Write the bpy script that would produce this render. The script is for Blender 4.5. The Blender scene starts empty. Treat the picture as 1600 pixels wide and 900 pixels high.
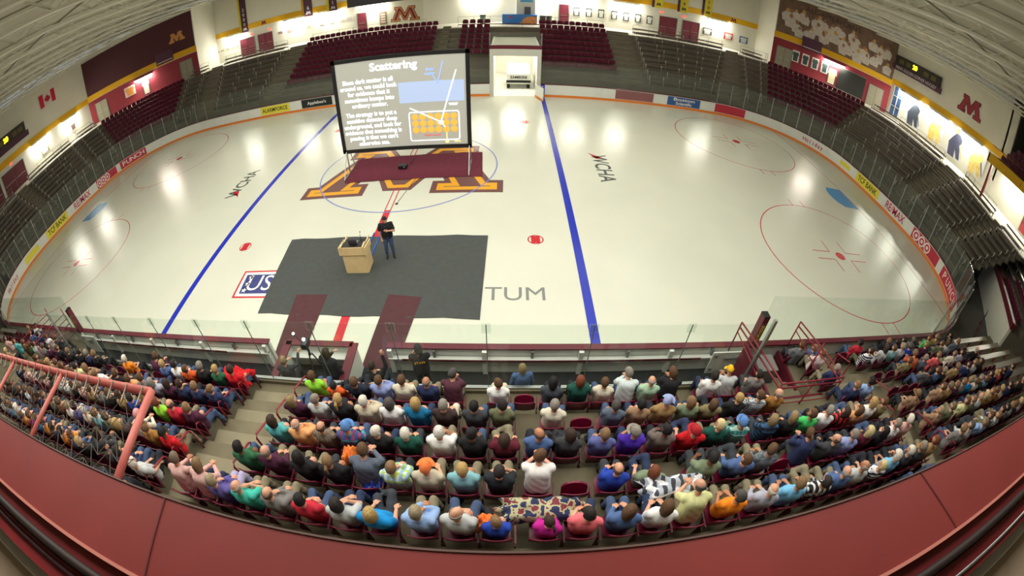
import bpy, bmesh, math, random
from mathutils import Vector, Matrix, Euler
R_ = random.Random(7)
S = bpy.context.scene
C = S.collection
PI = math.pi
# ---------------------------------------------------------------- camera
cd = bpy.data.cameras.new('camera')
cam = bpy.data.objects.new('camera', cd); C.objects.link(cam)
cd.type = 'PANO'
cd.sensor_fit = 'HORIZONTAL'; cd.sensor_width = 36.0; cd.sensor_height = 20.25
cc = cd.cycles if hasattr(cd, 'cycles') and hasattr(cd.cycles, 'panorama_type') else cd
FL = 700.45 / 1600 * 36.0
cc.panorama_type = 'FISHEYE_EQUISOLID'
cc.fisheye_lens = FL
cc.fisheye_fov = math.radians(200)
cd.shift_x = 0.0; cd.shift_y = 31.3 / 900
cd.clip_start = 0.05; cd.clip_end = 400
CX, CY, CZ = 5.0915, -20.5598, 9.4425
yaw, pit, rol = .0167, -.7515, .0168
fw = Vector((math.sin(yaw)*math.cos(pit), math.cos(yaw)*math.cos(pit), math.sin(pit)))
r0 = Vector((math.cos(yaw), -math.sin(yaw), 0)); u0 = r0.cross(fw)
rt = r0*math.cos(rol) + u0*math.sin(rol); up = u0*math.cos(rol) - r0*math.sin(rol)
cam.matrix_world = Matrix(((rt.x, up.x, -fw.x, CX), (rt.y, up.y, -fw.y, CY), (rt.z, up.z, -fw.z, CZ), (0, 0, 0, 1)))
S.camera = cam
# ---------------------------------------------------------------- exposure, world, large lights
S.view_settings.view_transform = 'Standard'; S.view_settings.look = 'None'
S.view_settings.exposure = 0.0; S.view_settings.gamma = 1.0; S.view_settings.use_curve_mapping = False
S.cycles.use_denoising = True
S.cycles.max_bounces = 6; S.cycles.diffuse_bounces = 4; S.cycles.transparent_max_bounces = 16
W = bpy.data.worlds.new('world'); S.world = W; W.use_nodes = True
W.node_tree.nodes['Background'].inputs[0].default_value = (.9, .95, 1, 1)
W.node_tree.nodes['Background'].inputs[1].default_value = .3
def area(name, loc, sx, sy, power, col=(1, .975, .89), rot=(0, 0, 0)):
    l = bpy.data.lights.new(name, 'AREA'); l.shape = 'RECTANGLE'; l.size = sx; l.size_y = sy
    l.energy = power; l.color = col
    o = bpy.data.objects.new(name, l); C.objects.link(o); o.location = loc; o.rotation_euler = rot
    return o
area('high_bay_lights', (0, -1, 12.2), 34, 22, 4000)
area('crowd_fill_light', (-1, -15, 12.2), 30, 7, 2400)  # added fill panel, out of view, that brightens the near crowd
# ---------------------------------------------------------------- materials
def lin(c):
    return tuple((v/255/12.92 if v/255 <= .04045 else ((v/255+.055)/1.055)**2.4) for v in c)
MATS = {}
def mat(name, rgb, rough=.7, metal=0, spec=.4, noise=0, nscale=8, emit=0, alpha=1, coat=0):
    if name in MATS: return MATS[name]
    m = bpy.data.materials.new(name); m.use_nodes = True; MATS[name] = m
    nt = m.node_tree; b = nt.nodes['Principled BSDF']; c = lin(rgb)
    b.inputs['Base Color'].default_value = (*c, 1); b.inputs['Roughness'].default_value = rough
    b.inputs['Metallic'].default_value = metal; b.inputs['Specular IOR Level'].default_value = spec
    if coat: b.inputs['Coat Weight'].default_value = coat
    if emit:
        b.inputs['Emission Color'].default_value = (*c, 1); b.inputs['Emission Strength'].default_value = emit
    if noise:
        n = nt.nodes.new('ShaderNodeTexNoise'); n.inputs['Scale'].default_value = nscale; n.inputs['Detail'].default_value = 5
        t = nt.nodes.new('ShaderNodeTexCoord'); nt.links.new(t.outputs['Object'], n.inputs['Vector'])
        r = nt.nodes.new('ShaderNodeValToRGB')
        r.color_ramp.elements[0].position = .3; r.color_ramp.elements[1].position = .7
        r.color_ramp.elements[0].color = (*[v*(1-noise) for v in c], 1); r.color_ramp.elements[1].color = (*[min(1, v*(1+noise)) for v in c], 1)
        nt.links.new(n.outputs['Fac'], r.inputs['Fac']); nt.links.new(r.outputs['Color'], b.inputs['Base Color'])
    return m
def pattern(name, c1, c2, kind='stripe', scale=10, axis=2, c3=None, rough=.85):
    if name in MATS: return MATS[name]
    m = mat(name, c1, rough); nt = m.node_tree; b = nt.nodes['Principled BSDF']
    t = nt.nodes.new('ShaderNodeTexCoord'); mp = nt.nodes.new('ShaderNodeSeparateXYZ'); nt.links.new(t.outputs['Object'], mp.inputs[0])
    def wave(ax, sc, col_a, col_b, duty=.5):
        mu = nt.nodes.new('ShaderNodeMath'); mu.operation = 'MULTIPLY'; mu.inputs[1].default_value = sc
        fr = nt.nodes.new('ShaderNodeMath'); fr.operation = 'FRACT'; gt = nt.nodes.new('ShaderNodeMath'); gt.operation = 'GREATER_THAN'; gt.inputs[1].default_value = duty
        nt.links.new(mp.outputs[ax], mu.inputs[0]); nt.links.new(mu.outputs[0], fr.inputs[0]); nt.links.new(fr.outputs[0], gt.inputs[0])
        mx = nt.nodes.new('ShaderNodeMix'); mx.data_type = 'RGBA'; nt.links.new(gt.outputs[0], mx.inputs['Factor'])
        for k, cv in ((6, col_a), (7, col_b)):
            if isinstance(cv, tuple): mx.inputs[k].default_value = (*lin(cv), 1)
            else: nt.links.new(cv, mx.inputs[k])
        return mx.outputs[2]
    if kind == 'stripe': out = wave(axis, scale, c1, c2)
    elif kind == 'plaid':
        a = wave(0, scale, c1, c2, .55); out = wave(2, scale, a, c3 or c2, .7)
    else:
        n = nt.nodes.new('ShaderNodeTexNoise'); n.inputs['Scale'].default_value = scale*3; nt.links.new(t.outputs['Object'], n.inputs['Vector'])
        r = nt.nodes.new('ShaderNodeValToRGB'); r.color_ramp.interpolation = 'CONSTANT'
        r.color_ramp.elements[0].color = (*lin(c1), 1); e = r.color_ramp.elements.new(.48); e.color = (*lin(c2), 1)
        r.color_ramp.elements[-1].position = .58; r.color_ramp.elements[-1].color = (*lin(c3 or c1), 1)
        nt.links.new(n.outputs['Fac'], r.inputs['Fac']); out = r.outputs['Color']
    nt.links.new(out, b.inputs['Base Color']); return m
def icemat(name, rgb, rough=.22):
    m = mat(name, rgb, rough, spec=.5, noise=.03, nscale=.35); b = m.node_tree.nodes['Principled BSDF']
    b.inputs['IOR'].default_value = 1.36
    nt = m.node_tree
    t = nt.nodes.new('ShaderNodeTexCoord'); mp = nt.nodes.new('ShaderNodeMapping'); mp.inputs['Scale'].default_value = (.25, 3, 1)
    n = nt.nodes.new('ShaderNodeTexNoise'); n.inputs['Scale'].default_value = 1.2; n.inputs['Detail'].default_value = 6
    nt.links.new(t.outputs['Object'], mp.inputs[0]); nt.links.new(mp.outputs[0], n.inputs['Vector'])
    bp = nt.nodes.new('ShaderNodeBump'); bp.inputs['Strength'].default_value = .05; bp.inputs['Distance'].default_value = .05
    nt.links.new(n.outputs['Fac'], bp.inputs['Height']); nt.links.new(bp.outputs[0], b.inputs['Normal'])
    return m
def glassmat(name, tint=(.91, .94, .92), a=.05, rough=.04):
    m = bpy.data.materials.new(name); m.use_nodes = True; nt = m.node_tree; nt.nodes.clear(); MATS[name] = m
    o = nt.nodes.new('ShaderNodeOutputMaterial'); tr = nt.nodes.new('ShaderNodeBsdfTransparent'); tr.inputs[0].default_value = (*tint, 1)
    g = nt.nodes.new('ShaderNodeBsdfGlossy'); g.inputs['Roughness'].default_value = rough
    d = nt.nodes.new('ShaderNodeBsdfDiffuse'); d.inputs[0].default_value = (.76, .79, .76, 1)
    lw = nt.nodes.new('ShaderNodeLayerWeight'); pw = nt.nodes.new('ShaderNodeMath'); pw.operation = 'POWER'; pw.inputs[1].default_value = 4.5; nt.links.new(lw.outputs['Facing'], pw.inputs[0])
    f = nt.nodes.new('ShaderNodeMath'); f.operation = 'MULTIPLY_ADD'; f.inputs[1].default_value = .5; f.inputs[2].default_value = .02; nt.links.new(pw.outputs[0], f.inputs[0])
    m1 = nt.nodes.new('ShaderNodeMixShader'); m1.inputs[0].default_value = a*.45
    m2 = nt.nodes.new('ShaderNodeMixShader')
    nt.links.new(tr.outputs[0], m1.inputs[1]); nt.links.new(d.outputs[0], m1.inputs[2])
    nt.links.new(f.outputs[0], m2.inputs[0]); nt.links.new(m1.outputs[0], m2.inputs[1]); nt.links.new(g.outputs[0], m2.inputs[2])
    nt.links.new(m2.outputs[0], o.inputs[0]); return m
ICE = icemat('ice', (206, 208, 192)); 
def paint(n, c): return icemat('ice_paint_'+n, c)
WHITE = mat('white_wall', (226, 224, 210), .8, noise=.03, nscale=.6)
BLOCK = mat('painted_block_wall', (236, 234, 220), .8)
MAROON = mat('maroon_paint', (96, 24, 40), .45, noise=.06, nscale=2)
MAROONW = mat('maroon_wall', (140, 48, 58), .8, noise=.05, nscale=1)
SEATM = mat('maroon_plastic', (112, 14, 48), .35, spec=.5)
SEATF = mat('maroon_plastic_far', (92, 22, 46), .45)
CONC = mat('concrete_step', (116, 108, 86), .9, noise=.13, nscale=1.7)
CONCN = mat('concrete_nosing', (138, 130, 106), .9, noise=.1, nscale=3)
DARK = mat('dark_rubber', (28, 30, 30), .8, noise=.15, nscale=3)
GOLD = mat('gold_paint', (226, 174, 20), .7)
WBRD = mat('white_board_plastic', (224, 226, 218), .35, noise=.04, nscale=1.5)
ORANGE = mat('orange_kick', (224, 128, 50), .5)
STEEL = mat('steel', (170, 172, 170), .35, metal=.8)
GLASS = glassmat('acrylic'); GLASS2 = glassmat('acrylic_clear', (.95, .98, .96), .03)
BLACK = mat('black_plastic', (22, 22, 24), .5)
GREY = mat('grey_paint', (120, 122, 118), .6)
RAIL = mat('maroon_rail', (132, 36, 48), .4)
PLANK = mat('bleacher_plank', (98, 90, 80), .6, noise=.12, nscale=2)
LAMP = mat('lamp_tube', (255, 250, 236), .5, emit=120)
# ---------------------------------------------------------------- mesh helpers
class MB:
    def __init__(s): s.v = []; s.f = []; s.m = []; s.sm = []
    def add(s, vs, fs, mi=0, sm=False):
        o = len(s.v); s.v += [tuple(v) for v in vs]
        for f in fs: s.f.append(tuple(i+o for i in f)); s.m.append(mi); s.sm.append(sm)
    def box(s, x0, x1, y0, y1, z0, z1, mi=0):
        s.add([(x0,y0,z0),(x1,y0,z0),(x1,y1,z0),(x0,y1,z0),(x0,y0,z1),(x1,y0,z1),(x1,y1,z1),(x0,y1,z1)],
              [(0,3,2,1),(4,5,6,7),(0,1,5,4),(1,2,6,5),(2,3,7,6),(3,0,4,7)], mi)
    def hexa(s, p, mi=0):
        s.add(p, [(0,3,2,1),(4,5,6,7),(0,1,5,4),(1,2,6,5),(2,3,7,6),(3,0,4,7)], mi)
    def bar(s, a, b, w, h=None, mi=0, upv=(0, 0, 1)):
        a = Vector(a); b = Vector(b); d = (b-a).normalized(); h = h or w; u = Vector(upv)
        if abs(d.dot(u)) > .95: u = Vector((0, 1, 0))
        x = d.cross(u).normalized()*w/2; y = x.cross(d).normalized()*h/2
        s.hexa([a-x-y, a+x-y, b+x-y, b-x-y, a-x+y, a+x+y, b+x+y, b-x+y], mi)
    def tube(s, pts, r, seg=8, mi=0, r1=None, closed=False):
        pts = [Vector(p) for p in pts]; n = len(pts); rings = []
        for i, p in enumerate(pts):
            if closed: d = (pts[(i+1) % n]-pts[i-1]).normalized()
            else: d = (pts[min(i+1, n-1)]-pts[max(i-1, 0)]).normalized()
            u = Vector((0, 0, 1)) if abs(d.z) < .9 else Vector((0, 1, 0))
            x = d.cross(u).normalized(); y = x.cross(d).normalized(); rr = r if r1 is None else r+(r1-r)*i/(n-1)
            rings.append([p+(x*math.cos(t)+y*math.sin(t))*rr for t in [2*PI*k/seg for k in range(seg)]])
        vs = [v for rg in rings for v in rg]; fs = []
        for i in range(n if closed else n-1):
            j = (i+1) % n
            for k in range(seg): fs.append((i*seg+k, i*seg+(k+1) % seg, j*seg+(k+1) % seg, j*seg+k))
        if not closed: fs.append(tuple(range(seg))[::-1]); fs.append(tuple((n-1)*seg+k for k in range(seg)))
        s.add(vs, fs, mi, True)
    def ball(s, c, rx, ry=None, rz=None, nu=12, nv=8, mi=0, rot=None):
        ry = ry or rx; rz = rz or rx; c = Vector(c); vs = []; fs = []
        for j in range(nv+1):
            ph = PI*j/nv
            for i in range(nu):
                th = 2*PI*i/nu; p = Vector((rx*math.sin(ph)*math.cos(th), ry*math.sin(ph)*math.sin(th), rz*math.cos(ph)))
                if rot: p = rot @ p
                vs.append(c+p)
        for j in range(nv):
            for i in range(nu): fs.append((j*nu+i, (j+1)*nu+i, (j+1)*nu+(i+1) % nu, j*nu+(i+1) % nu))
        s.add(vs, fs, mi, True)
    def cap(s, a, ra, b, rb, seg=12, mi=0):
        a = Vector(a); b = Vector(b); d = (b-a); L = d.length
        if L < 1e-5: s.ball(a, max(ra, rb), mi=mi); return
        d /= L; u = Vector((0, 0, 1)) if abs(d.z) < .9 else Vector((0, 1, 0))
        x = d.cross(u).normalized(); y = d.cross(x).normalized(); prof = []
        for k in range(4): t = k/4*PI/2; prof.append((-ra*math.cos(t), ra*math.sin(t)))
        prof += [(0, ra), (L/2, (ra+rb)/2), (L, rb)]
        for k in range(3, -1, -1): t = k/4*PI/2; prof.append((L+rb*math.cos(t), rb*math.sin(t)))
        prof[0] = (-ra, .0008); prof[-1] = (L+rb, .0008)
        vs = [a+d*h+(x*math.cos(2*PI*k/seg)+y*math.sin(2*PI*k/seg))*rr for h, rr in prof for k in range(seg)]; n = len(prof)
        fs = [(i*seg+k, i*seg+(k+1) % seg, (i+1)*seg+(k+1) % seg, (i+1)*seg+k) for i in range(n-1) for k in range(seg)]
        fs.append(tuple(range(seg))[::-1]); fs.append(tuple((n-1)*seg+k for k in range(seg)))
        s.add(vs, fs, mi, True)
    def prism(s, poly, z0, z1, M=None, mi=0):
        n = len(poly); vs = [(x, y, z0) for x, y in poly]+[(x, y, z1) for x, y in poly]
        if M: vs = [M @ Vector(v) for v in vs]
        s.add(vs, [tuple(range(n))[::-1], tuple(range(n, 2*n))]+[(i, (i+1) % n, n+(i+1) % n, n+i) for i in range(n)], mi)
    def mesh(s, name, mats):
        me = bpy.data.meshes.new(name); me.from_pydata(s.v, [], s.f); mats = mats if isinstance(mats, (list, tuple)) else [mats]
        for m in mats: me.materials.append(m)
        me.polygons.foreach_set('material_index', s.m); me.polygons.foreach_set('use_smooth', s.sm); me.update(); return me
    def obj(s, name, mats, parent=None, **kw):
        return link(name, s.mesh(name, mats), parent, **kw)
def link(name, me, parent=None, label=None, cat=None, group=None, kind=None, loc=None, rot=None):
    o = bpy.data.objects.new(name, me); C.objects.link(o)
    if parent is not None: o.parent = parent
    if loc is not None: o.location = loc
    if rot is not None: o.rotation_euler = rot
    tag(o, label, cat, group, kind); return o
def tag(o, label=None, cat=None, group=None, kind=None):
    for k, v in (('label', label), ('category', cat), ('group', group), ('kind', kind)):
        if v: o[k] = v
    return o
def empty(name, loc=(0, 0, 0), rot=None, **kw): return link(name, None, None, loc=loc, rot=rot, **kw)
def dup(o, loc=None, rot=None, parent=None, **kw):
    c = o.copy(); C.objects.link(c)
    if parent is not None: c.parent = parent
    if loc is not None: c.location = loc
    if rot is not None: c.rotation_euler = rot
    tag(c, **kw)
    for ch in list(o.children): dup(ch, parent=c)
    return c
def evalmesh(name, me, voxel=None, smooth=0, mats=()):
    t = bpy.data.objects.new('tmp', me); C.objects.link(t)
    if voxel:
        m = t.modifiers.new('r', 'REMESH'); m.mode = 'VOXEL'; m.voxel_size = voxel; m.use_smooth_shade = True
    if smooth:
        m = t.modifiers.new('s', 'SMOOTH'); m.factor = .5; m.iterations = smooth
    dg = bpy.context.evaluated_depsgraph_get(); dg.update()
    out = bpy.data.meshes.new_from_object(t.evaluated_get(dg)); out.name = name
    bpy.data.objects.remove(t); out.materials.clear()
    for m in mats: out.materials.append(m)
    return out
def text(name, s, size, mats, M, parent=None, ext=.004, align='CENTER', sx=1, shear=0, bold=0, **kw):
    cu = bpy.data.curves.new('t', 'FONT'); cu.body = s; cu.size = size; cu.extrude = ext; cu.align_x = align; cu.align_y = 'CENTER'
    cu.shear = shear; cu.offset = bold; cu.resolution_u = 3
    me = evalmesh(name, cu, mats=[mats]); me.transform(M @ Matrix.Scale(sx, 4, (1, 0, 0)))
    for p in me.polygons: p.material_index = 0
    return link(name, me, parent, **kw)
def frame(o, x, y):   # matrix whose local x,y axes are the given world vectors
    x = Vector(x).normalized(); y = Vector(y).normalized(); z = x.cross(y)
    return Matrix(((x.x, y.x, z.x, o[0]), (x.y, y.y, z.y, o[1]), (x.z, y.z, z.z, o[2]), (0, 0, 0, 1)))
def inset(poly, d):
    n = len(poly); out = []
    for i in range(n):
        p0 = Vector(poly[i-1]); p1 = Vector(poly[i]); p2 = Vector(poly[(i+1) % n])
        a = (p1-p0).normalized(); b = (p2-p1).normalized(); na = Vector((-a.y, a.x)); nb = Vector((-b.y, b.x))
        k = 1+na.dot(nb); out.append(tuple(p1+(na+nb)*d/max(k, .35)))
    return out
MP = [(0,0),(5.4,0),(5.4,2),(4.5,2),(5.3,4.6),(6.9,.6),(9.1,.6),(10.7,4.6),(11.5,2),(10.6,2),(10.6,0),(16,0),(16,2),(15,2),(13,7),(13.8,7),(13.8,9),(10,9),(8,5.2),(6,9),(2.2,9),(2.2,7),(3,7),(1,2),(0,2)]
def block_m(name, M, w, parent=None, z=0, two=True, mats=None, **kw):
    k = w/16; P = [((x-8)*k, (y-4.5)*k) for x, y in MP]; mb = MB()
    mb.prism(P, z, z+.004, M, 0)
    if two:
        mb.prism(inset(P, .45*k), z+.004, z+.007, M, 1); mb.prism(inset(P, .95*k), z+.007, z+.010, M, 2)
    return mb.obj(name, mats or [MAROON, GOLD, MAROON], parent, **kw)
# ================================================================ structure: ice and rink
RC = 8.53; HX = 30.48; HY = 12.95
def bpath(s, off=0):
    if s < 21.95: return Vector((s, HY+off)), Vector((0, 1))
    if s < 35.35:
        t = (s-21.95)/RC; return Vector((21.95+(RC+off)*math.sin(t), 4.42+(RC+off)*math.cos(t))), Vector((math.sin(t), math.cos(t)))
    if s < 44.19: return Vector((HX+off, 4.42-(s-35.35))), Vector((1, 0))
    if s < 57.6:
        t = (s-44.19)/RC; return Vector((21.95+(RC+off)*math.cos(t), -4.42-(RC+off)*math.sin(t))), Vector((math.cos(t), -math.sin(t)))
    return Vector((21.95-(s-57.6), -HY-off)), Vector((0, -1))
def side_pt(s, off, sd):
    p, n = bpath(s, off); return Vector((p.x*sd, p.y)), Vector((n.x*sd, n.y))
def ring(off=0, n=16):
    P = []
    for cx, cy, a0 in ((21.95, 4.42, 0), (-21.95, 4.42, 90), (-21.95, -4.42, 180), (21.95, -4.42, 270)):
        for k in range(n+1):
            t = math.radians(a0+90*k/n); P.append((cx+(RC+off)*math.cos(t), cy+(RC+off)*math.sin(t)))
    return P
m = MB(); P = ring(.1)
m.add([(x, y, 0) for x, y in P], [tuple(range(len(P)))])
floor = m.obj('floor', ICE, kind='structure')
BLUE = paint('blue', (28, 46, 170)); REDL = paint('red', (190, 30, 44)); CREASE = paint('crease', (74, 144, 204)); GRYP = paint('grey', (120, 124, 120)); MARP = paint('maroon', (108, 72, 70)); GLDP = paint('gold', (222, 160, 44)); NAVP = paint('navy', (44, 52, 116)); WHP = paint('white', (232, 232, 222)); THINB = paint('thinblue', (120, 130, 196)); GRNP = paint('slate', (70, 78, 74))
def annulus(mb, cx, cy, r, w, z, a0=0, a1=360, n=64, mi=0):
    vs = []; 
    for k in range(n+1):
        t = math.radians(a0+(a1-a0)*k/n)
        for rr in (r-w/2, r+w/2): vs.append((cx+rr*math.cos(t), cy+rr*math.sin(t), z))
    mb.add(vs, [(2*k, 2*k+1, 2*k+3, 2*k+2) for k in range(n)], mi)
def rect(mb, x0, x1, y0, y1, z, mi=0): mb.add([(x0, y0, z), (x1, y0, z), (x1, y1, z), (x0, y1, z)], [(0, 1, 2, 3)], mi)
for x in (-7.68, 7.68):
    m = MB(); rect(m, x-.15, x+.15, -HY, HY, .002); m.obj('blue_line', BLUE, floor)
m = MB(); rect(m, -.15, -.10, -HY, HY, .002); rect(m, .10, .15, -HY, HY, .002); rect(m, -.15, .15, -HY, -6.3, .003); rect(m, -.1, .1, -6.3, -4.4, .0025); m.obj('centre_line', REDL, floor)
m = MB(); annulus(m, 0, 0, 4.57, .06, .008); m.obj('centre_circle', THINB, floor)
for sx in (-1, 1):
    m = MB(); yy = 10.6; rect(m, sx*27.13-.03, sx*27.13+.03, -yy-.9, yy+.9, .002); m.obj('goal_line', REDL, floor)
    m = MB(); vs = [(sx*27.1, -1.22, .002), (sx*27.1, 1.22, .002)]+[(sx*(27.1-.4-1.45*math.cos(math.radians(t))), 1.45*math.sin(math.radians(t)) if abs(t) < 57 else math.copysign(1.22, t), .002) for t in range(57, -58, -6)]
    vs = [(sx*27.1, -1.22, .002), (sx*27.1, 1.22, .002), (sx*25.75, 1.22, .002), (sx*25.45, .8, .002), (sx*25.3, .3, .002), (sx*25.3, -.3, .002), (sx*25.45, -.8, .002), (sx*25.75, -1.22, .002)]
    m.add(vs, [tuple(range(8))]); m.obj('goal_crease', CREASE, floor)
    for sy in (-1, 1):
        m = MB(); cx, cy = sx*21.02, sy*6.7
        annulus(m, cx, cy, 4.57, .05, .002); annulus(m, cx, cy, .15, .3, .003, n=24)
        for ax in (-1, 1):
            for ay in (-1, 1):
                rect(m, cx+ax*.6, cx+ax*1.8, cy+ay*.3-.025, cy+ay*.3+.025, .002); rect(m, cx+ax*.6-.025, cx+ax*.6+.025, cy+ay*.3, cy+ay*1.2, .002)
            for ay in (-1, 1): rect(m, cx+ax*.45-.025, cx+ax*.45+.025, cy+ay*4.57, cy+ay*5.2, .002)
        m.obj('faceoff_circle', REDL, floor)
        m = MB(); cx = sx*6.16; annulus(m, cx, cy, .28, .05, .002, n=32); rect(m, cx-.17, cx+.17, cy-.24, cy+.24, .002); m.obj('faceoff_spot', REDL, floor)
block_m('centre_ice_logo', Matrix.Translation((0, -.22, 0)), 9.8, floor, .0025, mats=[MARP, GLDP, MARP])
bpy.data.objects['centre_ice_logo'].scale = (1, 1, .3)
text('ice_lettering', 'TUM', .92, GRYP, frame((5.38, -9.82, .004), (1, 0, 0), (0, 1, 0)), floor, ext=0, sx=1.05)
for sx in (-1, 1):
    text('ice_lettering', 'WCHA', 1.15, GRNP, frame((sx*9.9, 0, .004), (0, -1, 0), (1, 0, 0)) if sx > 0 else frame((-9.95, -.2, .004), (0, 1, 0), (-1, 0, 0)), floor, ext=0, sx=.9, bold=.02)
    m = MB(); m.add([(sx*9.6, sx*1.7, .004), (sx*10.2, sx*1.2, .004), (sx*9.75, sx*1.1, .004), (sx*9.4, sx*1.9, .004)], [(0, 1, 2, 3)]); m.obj('ice_star', REDL, floor)
# parallelogram armed-forces logo at left
m = MB()
def para(x0, x1, y0, y1, sh, d, z, mi): m.add([(x0+d, y0+d, z), (x1-d, y0+d, z), (x1-d+sh, y1-d, z), (x0+d+sh, y1-d, z)], [(0, 1, 2, 3)], mi)
para(-5.12, -1.0, -10.0, -8.42, -.12, 0, .002, 0); para(-5.12, -1, -10, -8.42, -.12, .09, .003, 1); para(-5.12, -1, -10, -8.42, -.12, .24, .004, 2)
m.obj('ice_logo_panel', [REDL, WHP, NAVP], floor)
text('ice_lettering', 'USO', 1.25, WHP, frame((-3.72, -9.2, .006), (1, 0, 0), (-.05, 1, 0)), floor, ext=0, sx=.85)
m = MB()
for k in range(3):
    cx, cy = -4.72, -8.82-.38*k
    pts = [(cx+(.15 if j % 2 == 0 else .06)*math.sin(PI*j/5), cy+(.15 if j % 2 == 0 else .06)*math.cos(PI*j/5), .006) for j in range(10)]
    m.add(pts, [tuple(range(10))])
m.obj('ice_star', WHP, floor)
# ---------------------------------------------------------------- dasher boards
boards = empty('dasher_boards', (0, 0, 0), label='white dasher boards with orange kick strip and maroon cap rail ringing the ice', cat='rink boards')
SS = [i*.6 for i in range(0, 37)]+[21.95+13.4*i/16 for i in range(17)]+[35.35+8.84*i/8 for i in range(1, 9)]+[44.19+13.4*i/16 for i in range(1, 17)]
def seg_strip(mb, sd, s0, s1, offs, zs, mi=0):   # closed profile box swept along the rink edge
    st = sorted(set([s0, s1]+[s for s in SS+[57.6+i for i in range(1, 22)] if s0 < s < s1])); vs = []
    for s in st:
        a, n = side_pt(s, offs[0], sd); b, _ = side_pt(s, offs[1], sd)
        vs += [(a.x, a.y, zs[0]), (b.x, b.y, zs[0]), (b.x, b.y, zs[1]), (a.x, a.y, zs[1])]
    k = len(st); fs = []
    for i in range(k-1):
        for j in range(4): fs.append((4*i+j, 4*i+(j+1) % 4, 4*i+4+(j+1) % 4, 4*i+4+j))
    fs += [(3, 2, 1, 0), (4*k-4, 4*k-3, 4*k-2, 4*k-1)]
    mb.add(vs, fs, mi)
XN = 57.6+21.95   # path position of x=0 on the near side
segsR = [(0, 3.9), (7.35, XN-12.0)]; segsL = [(-.001, XN-12.0)]
nearseg = [(-12.0, -1.62), (-1.0, 1.05), (2.0, 12.0)]
for (nm, offs, zs, mt) in (('board_panels', (.0, .10), (0, 1.03), WBRD), ('kick_strip', (-.012, .0), (0, .2), ORANGE), ('cap_rail', (-.03, .16), (1.03, 1.07), MAROON)):
    m = MB()
    for s0, s1 in [(0, 3.95), (7.3, XN-12)]: seg_strip(m, 1, s0, s1, offs, zs)
    seg_strip(m, -1, 0, XN-12, offs, zs)
    for x0, x1 in nearseg: m.box(x0, x1, -HY-offs[1], -HY-offs[0], zs[0], zs[1])
    m.obj(nm, mt, boards)
ADBG = {'b': mat('ad_blue', (54, 92, 150), .5), 'y': mat('ad_yellow', (232, 218, 70), .5), 'r': mat('ad_red', (190, 52, 70), .5), 'k': mat('ad_black', (36, 44, 42), .5), 'g': mat('ad_mauve', (140, 92, 92), .5), 'w': WBRD}
ADTX = {'w': mat('ad_text_white', (236, 232, 226), .5), 'k': mat('ad_text_black', (40, 40, 30), .5), 'r': mat('ad_text_red', (196, 44, 80), .5), 'b': mat('ad_text_blue', (80, 120, 190), .5), 'p': mat('ad_text_pale', (196, 160, 130), .5)}
def advert(sd, s0, s1, bg, tx, tc, size=.5, ring3=False, z0=.24, z1=.98):
    sm = (s0+s1)/2; p, n = side_pt(sm, -.02, sd); tang = Vector((-n.y, n.x)); tang = -tang
    if bg != 'w':
        m = MB(); st = 6; vs = []
        for k in range(st+1):
            q, nn = side_pt(s0+(s1-s0)*k/st, -.018, sd); vs += [(q.x, q.y, z0), (q.x, q.y, z1)]
        m.add(vs, [(2*k, 2*k+1, 2*k+3, 2*k+2) for k in range(st)]); pan = m.obj('advert_panel', ADBG[bg], boards)
    lets = tx
    if ring3:
        for j in range(3):
            q, nn = side_pt(s0+(s1-s0)*(.14+.2*j if sd > 0 else .86-.2*j-.0), -.030, sd); F = frame((q.x, q.y, .61), (nn.y, -nn.x, 0), (0, 0, 1)); mb = MB()
            for ra, rb in ((.24, .34), (0, .12)):
                vs = []; nn_ = 24
                for k in range(nn_):
                    t = 2*PI*k/nn_
                    for rr in (max(ra, .001), rb): vs.append(F @ Vector((rr*math.cos(t), rr*math.sin(t), 0)))
                mb.add(vs, [(2*k, 2*k+1, (2*k+3) % (2*nn_), (2*k+2) % (2*nn_)) for k in range(nn_)])
            mb.obj('advert_roundel', ADTX['w'], boards)
        return
    if not tx: return
    # lettering follows the board letter by letter where it curves
    for li, line in enumerate(lets.split('\n')):
        zc = .61 + (0 if '\n' not in lets else (.17-.34*li)); L = s1-s0; nch = len(line)
        straight = s1 < 21.95 or (s0 > 35.3 and s1 < 44.3)
        if straight:
            q, nn = side_pt(sm, -.024, sd); text('advert_lettering', line, size, ADTX[tc], frame((q.x, q.y, zc), (nn.y, -nn.x, 0), (0, 0, 1)), boards, ext=.003, sx=L*.86/max(.6, nch*size*.62), bold=.006)
        else:
            for ci, ch in enumerate(line):
                if ch == ' ': continue
                fr_ = (ci+.5)/nch; s = s0+(s1-s0)*(.06+.88*(fr_ if sd > 0 else 1-fr_)); q, nn = side_pt(s, -.028, sd)
                text('advert_lettering', ch, size, ADTX[tc], frame((q.x, q.y, zc), (nn.y, -nn.x, 0), (0, 0, 1)), boards, ext=.003, sx=min(1.3, L*.88/nch/(size*.66)), bold=.006)
advert(1, 13.3, 16.4, 'g', '', 'p', .26); advert(1, 17.6, 20.5, 'b', 'Boston\nScientific', 'w', .36); advert(1, 21.9, 24.7, 'r', '', 'w', .5)
advert(1, 27.4, 29.3, 'w', '', 'b', .34); advert(1, 30.0, 32.4, 'w', 'Holiday', 'r', .5); advert(1, 34.3, 35.6, 'y', '', 'k', .3, z0=.45, z1=.8)
advert(1, 36.5, 39.4, 'y', 'TCF BANK', 'k', .62); advert(1, 40.1, 42.8, 'w', 'RE/MAX', 'r', .78); advert(1, 43.6, 46.9, 'r', '', 'w', ring3=True); advert(1, 47.6, 51.6, 'r', 'PUNCH', 'w', .62)
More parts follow.
